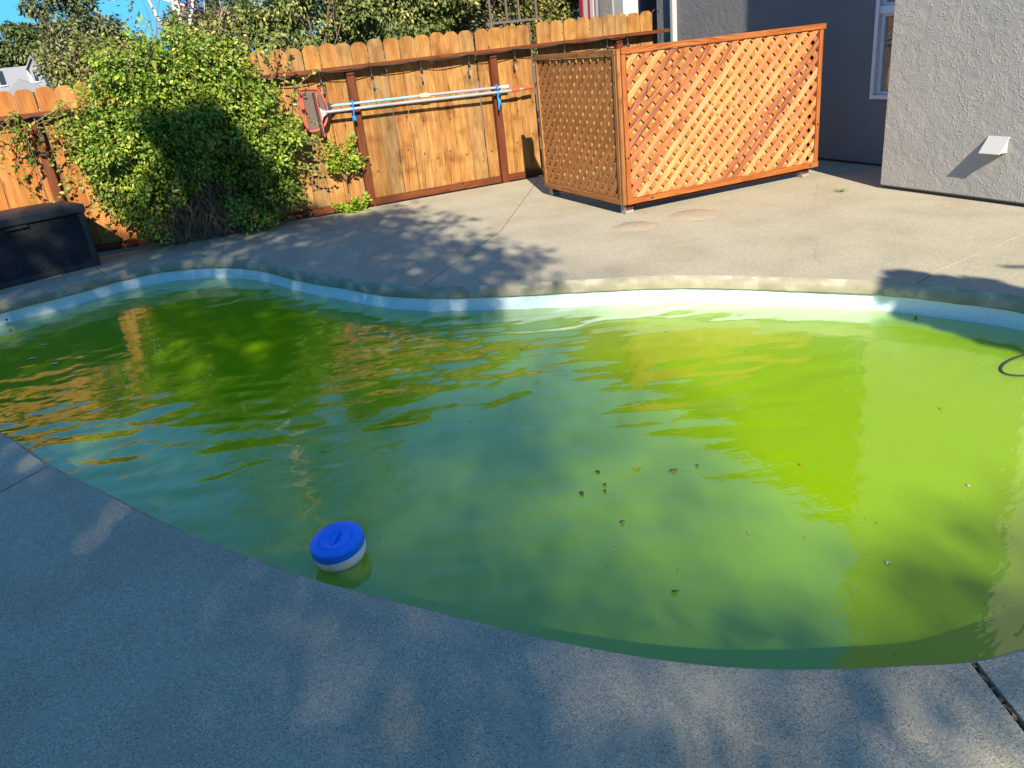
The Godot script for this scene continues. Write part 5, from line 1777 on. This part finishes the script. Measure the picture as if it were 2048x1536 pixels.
func build_overhang() -> void:
	# a leafy branch reaching in from the right, outside the frame; it shades the right end of the coping
	var r := RandomNumberGenerator.new()
	r.seed = 404
	var t := thing("side_tree", "tree at the right of the pool whose leafy branch overhangs the coping, outside the frame", "tree", Vector3(5.8, 0, 4.2))
	var m := MB.new()
	m.tube(PackedVector3Array([Vector3(0, -0.05, 0), Vector3(0.05, 1.5, 0), Vector3(-0.1, 2.6, -0.2), Vector3(-1.2, 3.2, -1.5), Vector3(-2.4, 3.3, -2.6)]), PackedFloat32Array([0.11, 0.1, 0.085, 0.05, 0.02]), 9)
	obj("trunk", m, mats.bark, t)
	var xfs := []
	var cols := PackedColorArray()
	for q in [[4.27, -3.50, 0.10], [4.12, -3.40, 0.11], [4.25, -3.28, 0.17], [4.34, -3.08, 0.18], [4.31, -2.86, 0.20], [4.32, -2.6, 0.2], [4.36, -2.3, 0.24], [4.12, -3.05, 0.15], [4.16, -2.8, 0.17], [4.16, -2.5, 0.2], [4.2, -2.2, 0.22]]:
		for k in 1000:
			var h := 3.2 + r.randf_range(-0.12, 0.12)
			var d := Vector2.from_angle(r.randf() * TAU) * sqrt(r.randf()) * float(q[2])
			var p := Vector3(q[0] + d.x + SUN.x / SUN.y * h, h, q[1] + d.y * 1.3 + SUN.z / SUN.y * h) - t.position
			xfs.append(leaf_xf(r, p, ball(r).normalized(), 0.05, 0.2))
			cols.append(Color(0.07, 0.12, 0.025) * r.randf_range(0.7, 1.3))
	leaf_cloud("crown", t, leaf_mesh(0.6, 0.2, 0.1), mats.leaf_soft, xfs, cols)


func _ready() -> void:
	rng.seed = 20240611
	# camera
	var cam := Camera3D.new()
	cam.name = "camera"
	add_child(cam)
	cam.transform = Transform3D(Basis(Vector3(0.90431537, -0.10382353, 0.41404636), Vector3(0.25247818, 0.91220703, -0.32269659), Vector3(-0.34419251, 0.39635716, 0.85113602)).orthonormalized(), Vector3(0, 1.65, 0))
	cam.fov = 52.133
	cam.near = 0.05
	cam.far = 1200.0
	cam.current = true
	# sky
	var we := WorldEnvironment.new()
	we.name = "environment"
	var env := Environment.new()
	env.background_mode = Environment.BG_SKY
	var sky := Sky.new()
	var sm := ProceduralSkyMaterial.new()
	sm.sky_top_color = Color(0.28, 0.47, 0.74)
	sm.sky_horizon_color = Color(0.36, 0.74, 1.0)
	sm.sky_curve = 0.25
	sm.ground_bottom_color = Color(0.25, 0.22, 0.18)
	sm.ground_horizon_color = Color(0.42, 0.45, 0.46)
	sm.sun_angle_max = 12.0
	sky.sky_material = sm
	env.sky = sky
	env.tonemap_mode = Environment.TONE_MAPPER_LINEAR
	env.tonemap_exposure = 2.15
	env.background_energy_multiplier = 0.75
	env.sdfgi_enabled = true
	env.ssao_enabled = true
	env.ssil_enabled = true
	env.volumetric_fog_enabled = true
	env.volumetric_fog_density = 0.0
	we.environment = env
	add_child(we)
	# sun
	var sun := DirectionalLight3D.new()
	sun.name = "sun"
	add_child(sun)
	sun.look_at_from_position(Vector3.ZERO, SUN, Vector3.UP)
	sun.light_energy = 1.6
	sun.light_color = Color(1.0, 0.965, 0.90)
	sun.light_angular_distance = 0.53
	sun.shadow_enabled = true

	make_materials()
	pool_outline()
	build_ground()
	build_pool()
	build_water()
	build_house()
	build_fence()
	build_trees()
	build_shade_tree()
	build_bush()
	build_screen()
	build_equipment()
	build_beyond()
	build_fence_things()
	build_chest()
	build_floaters()
	build_overhang()
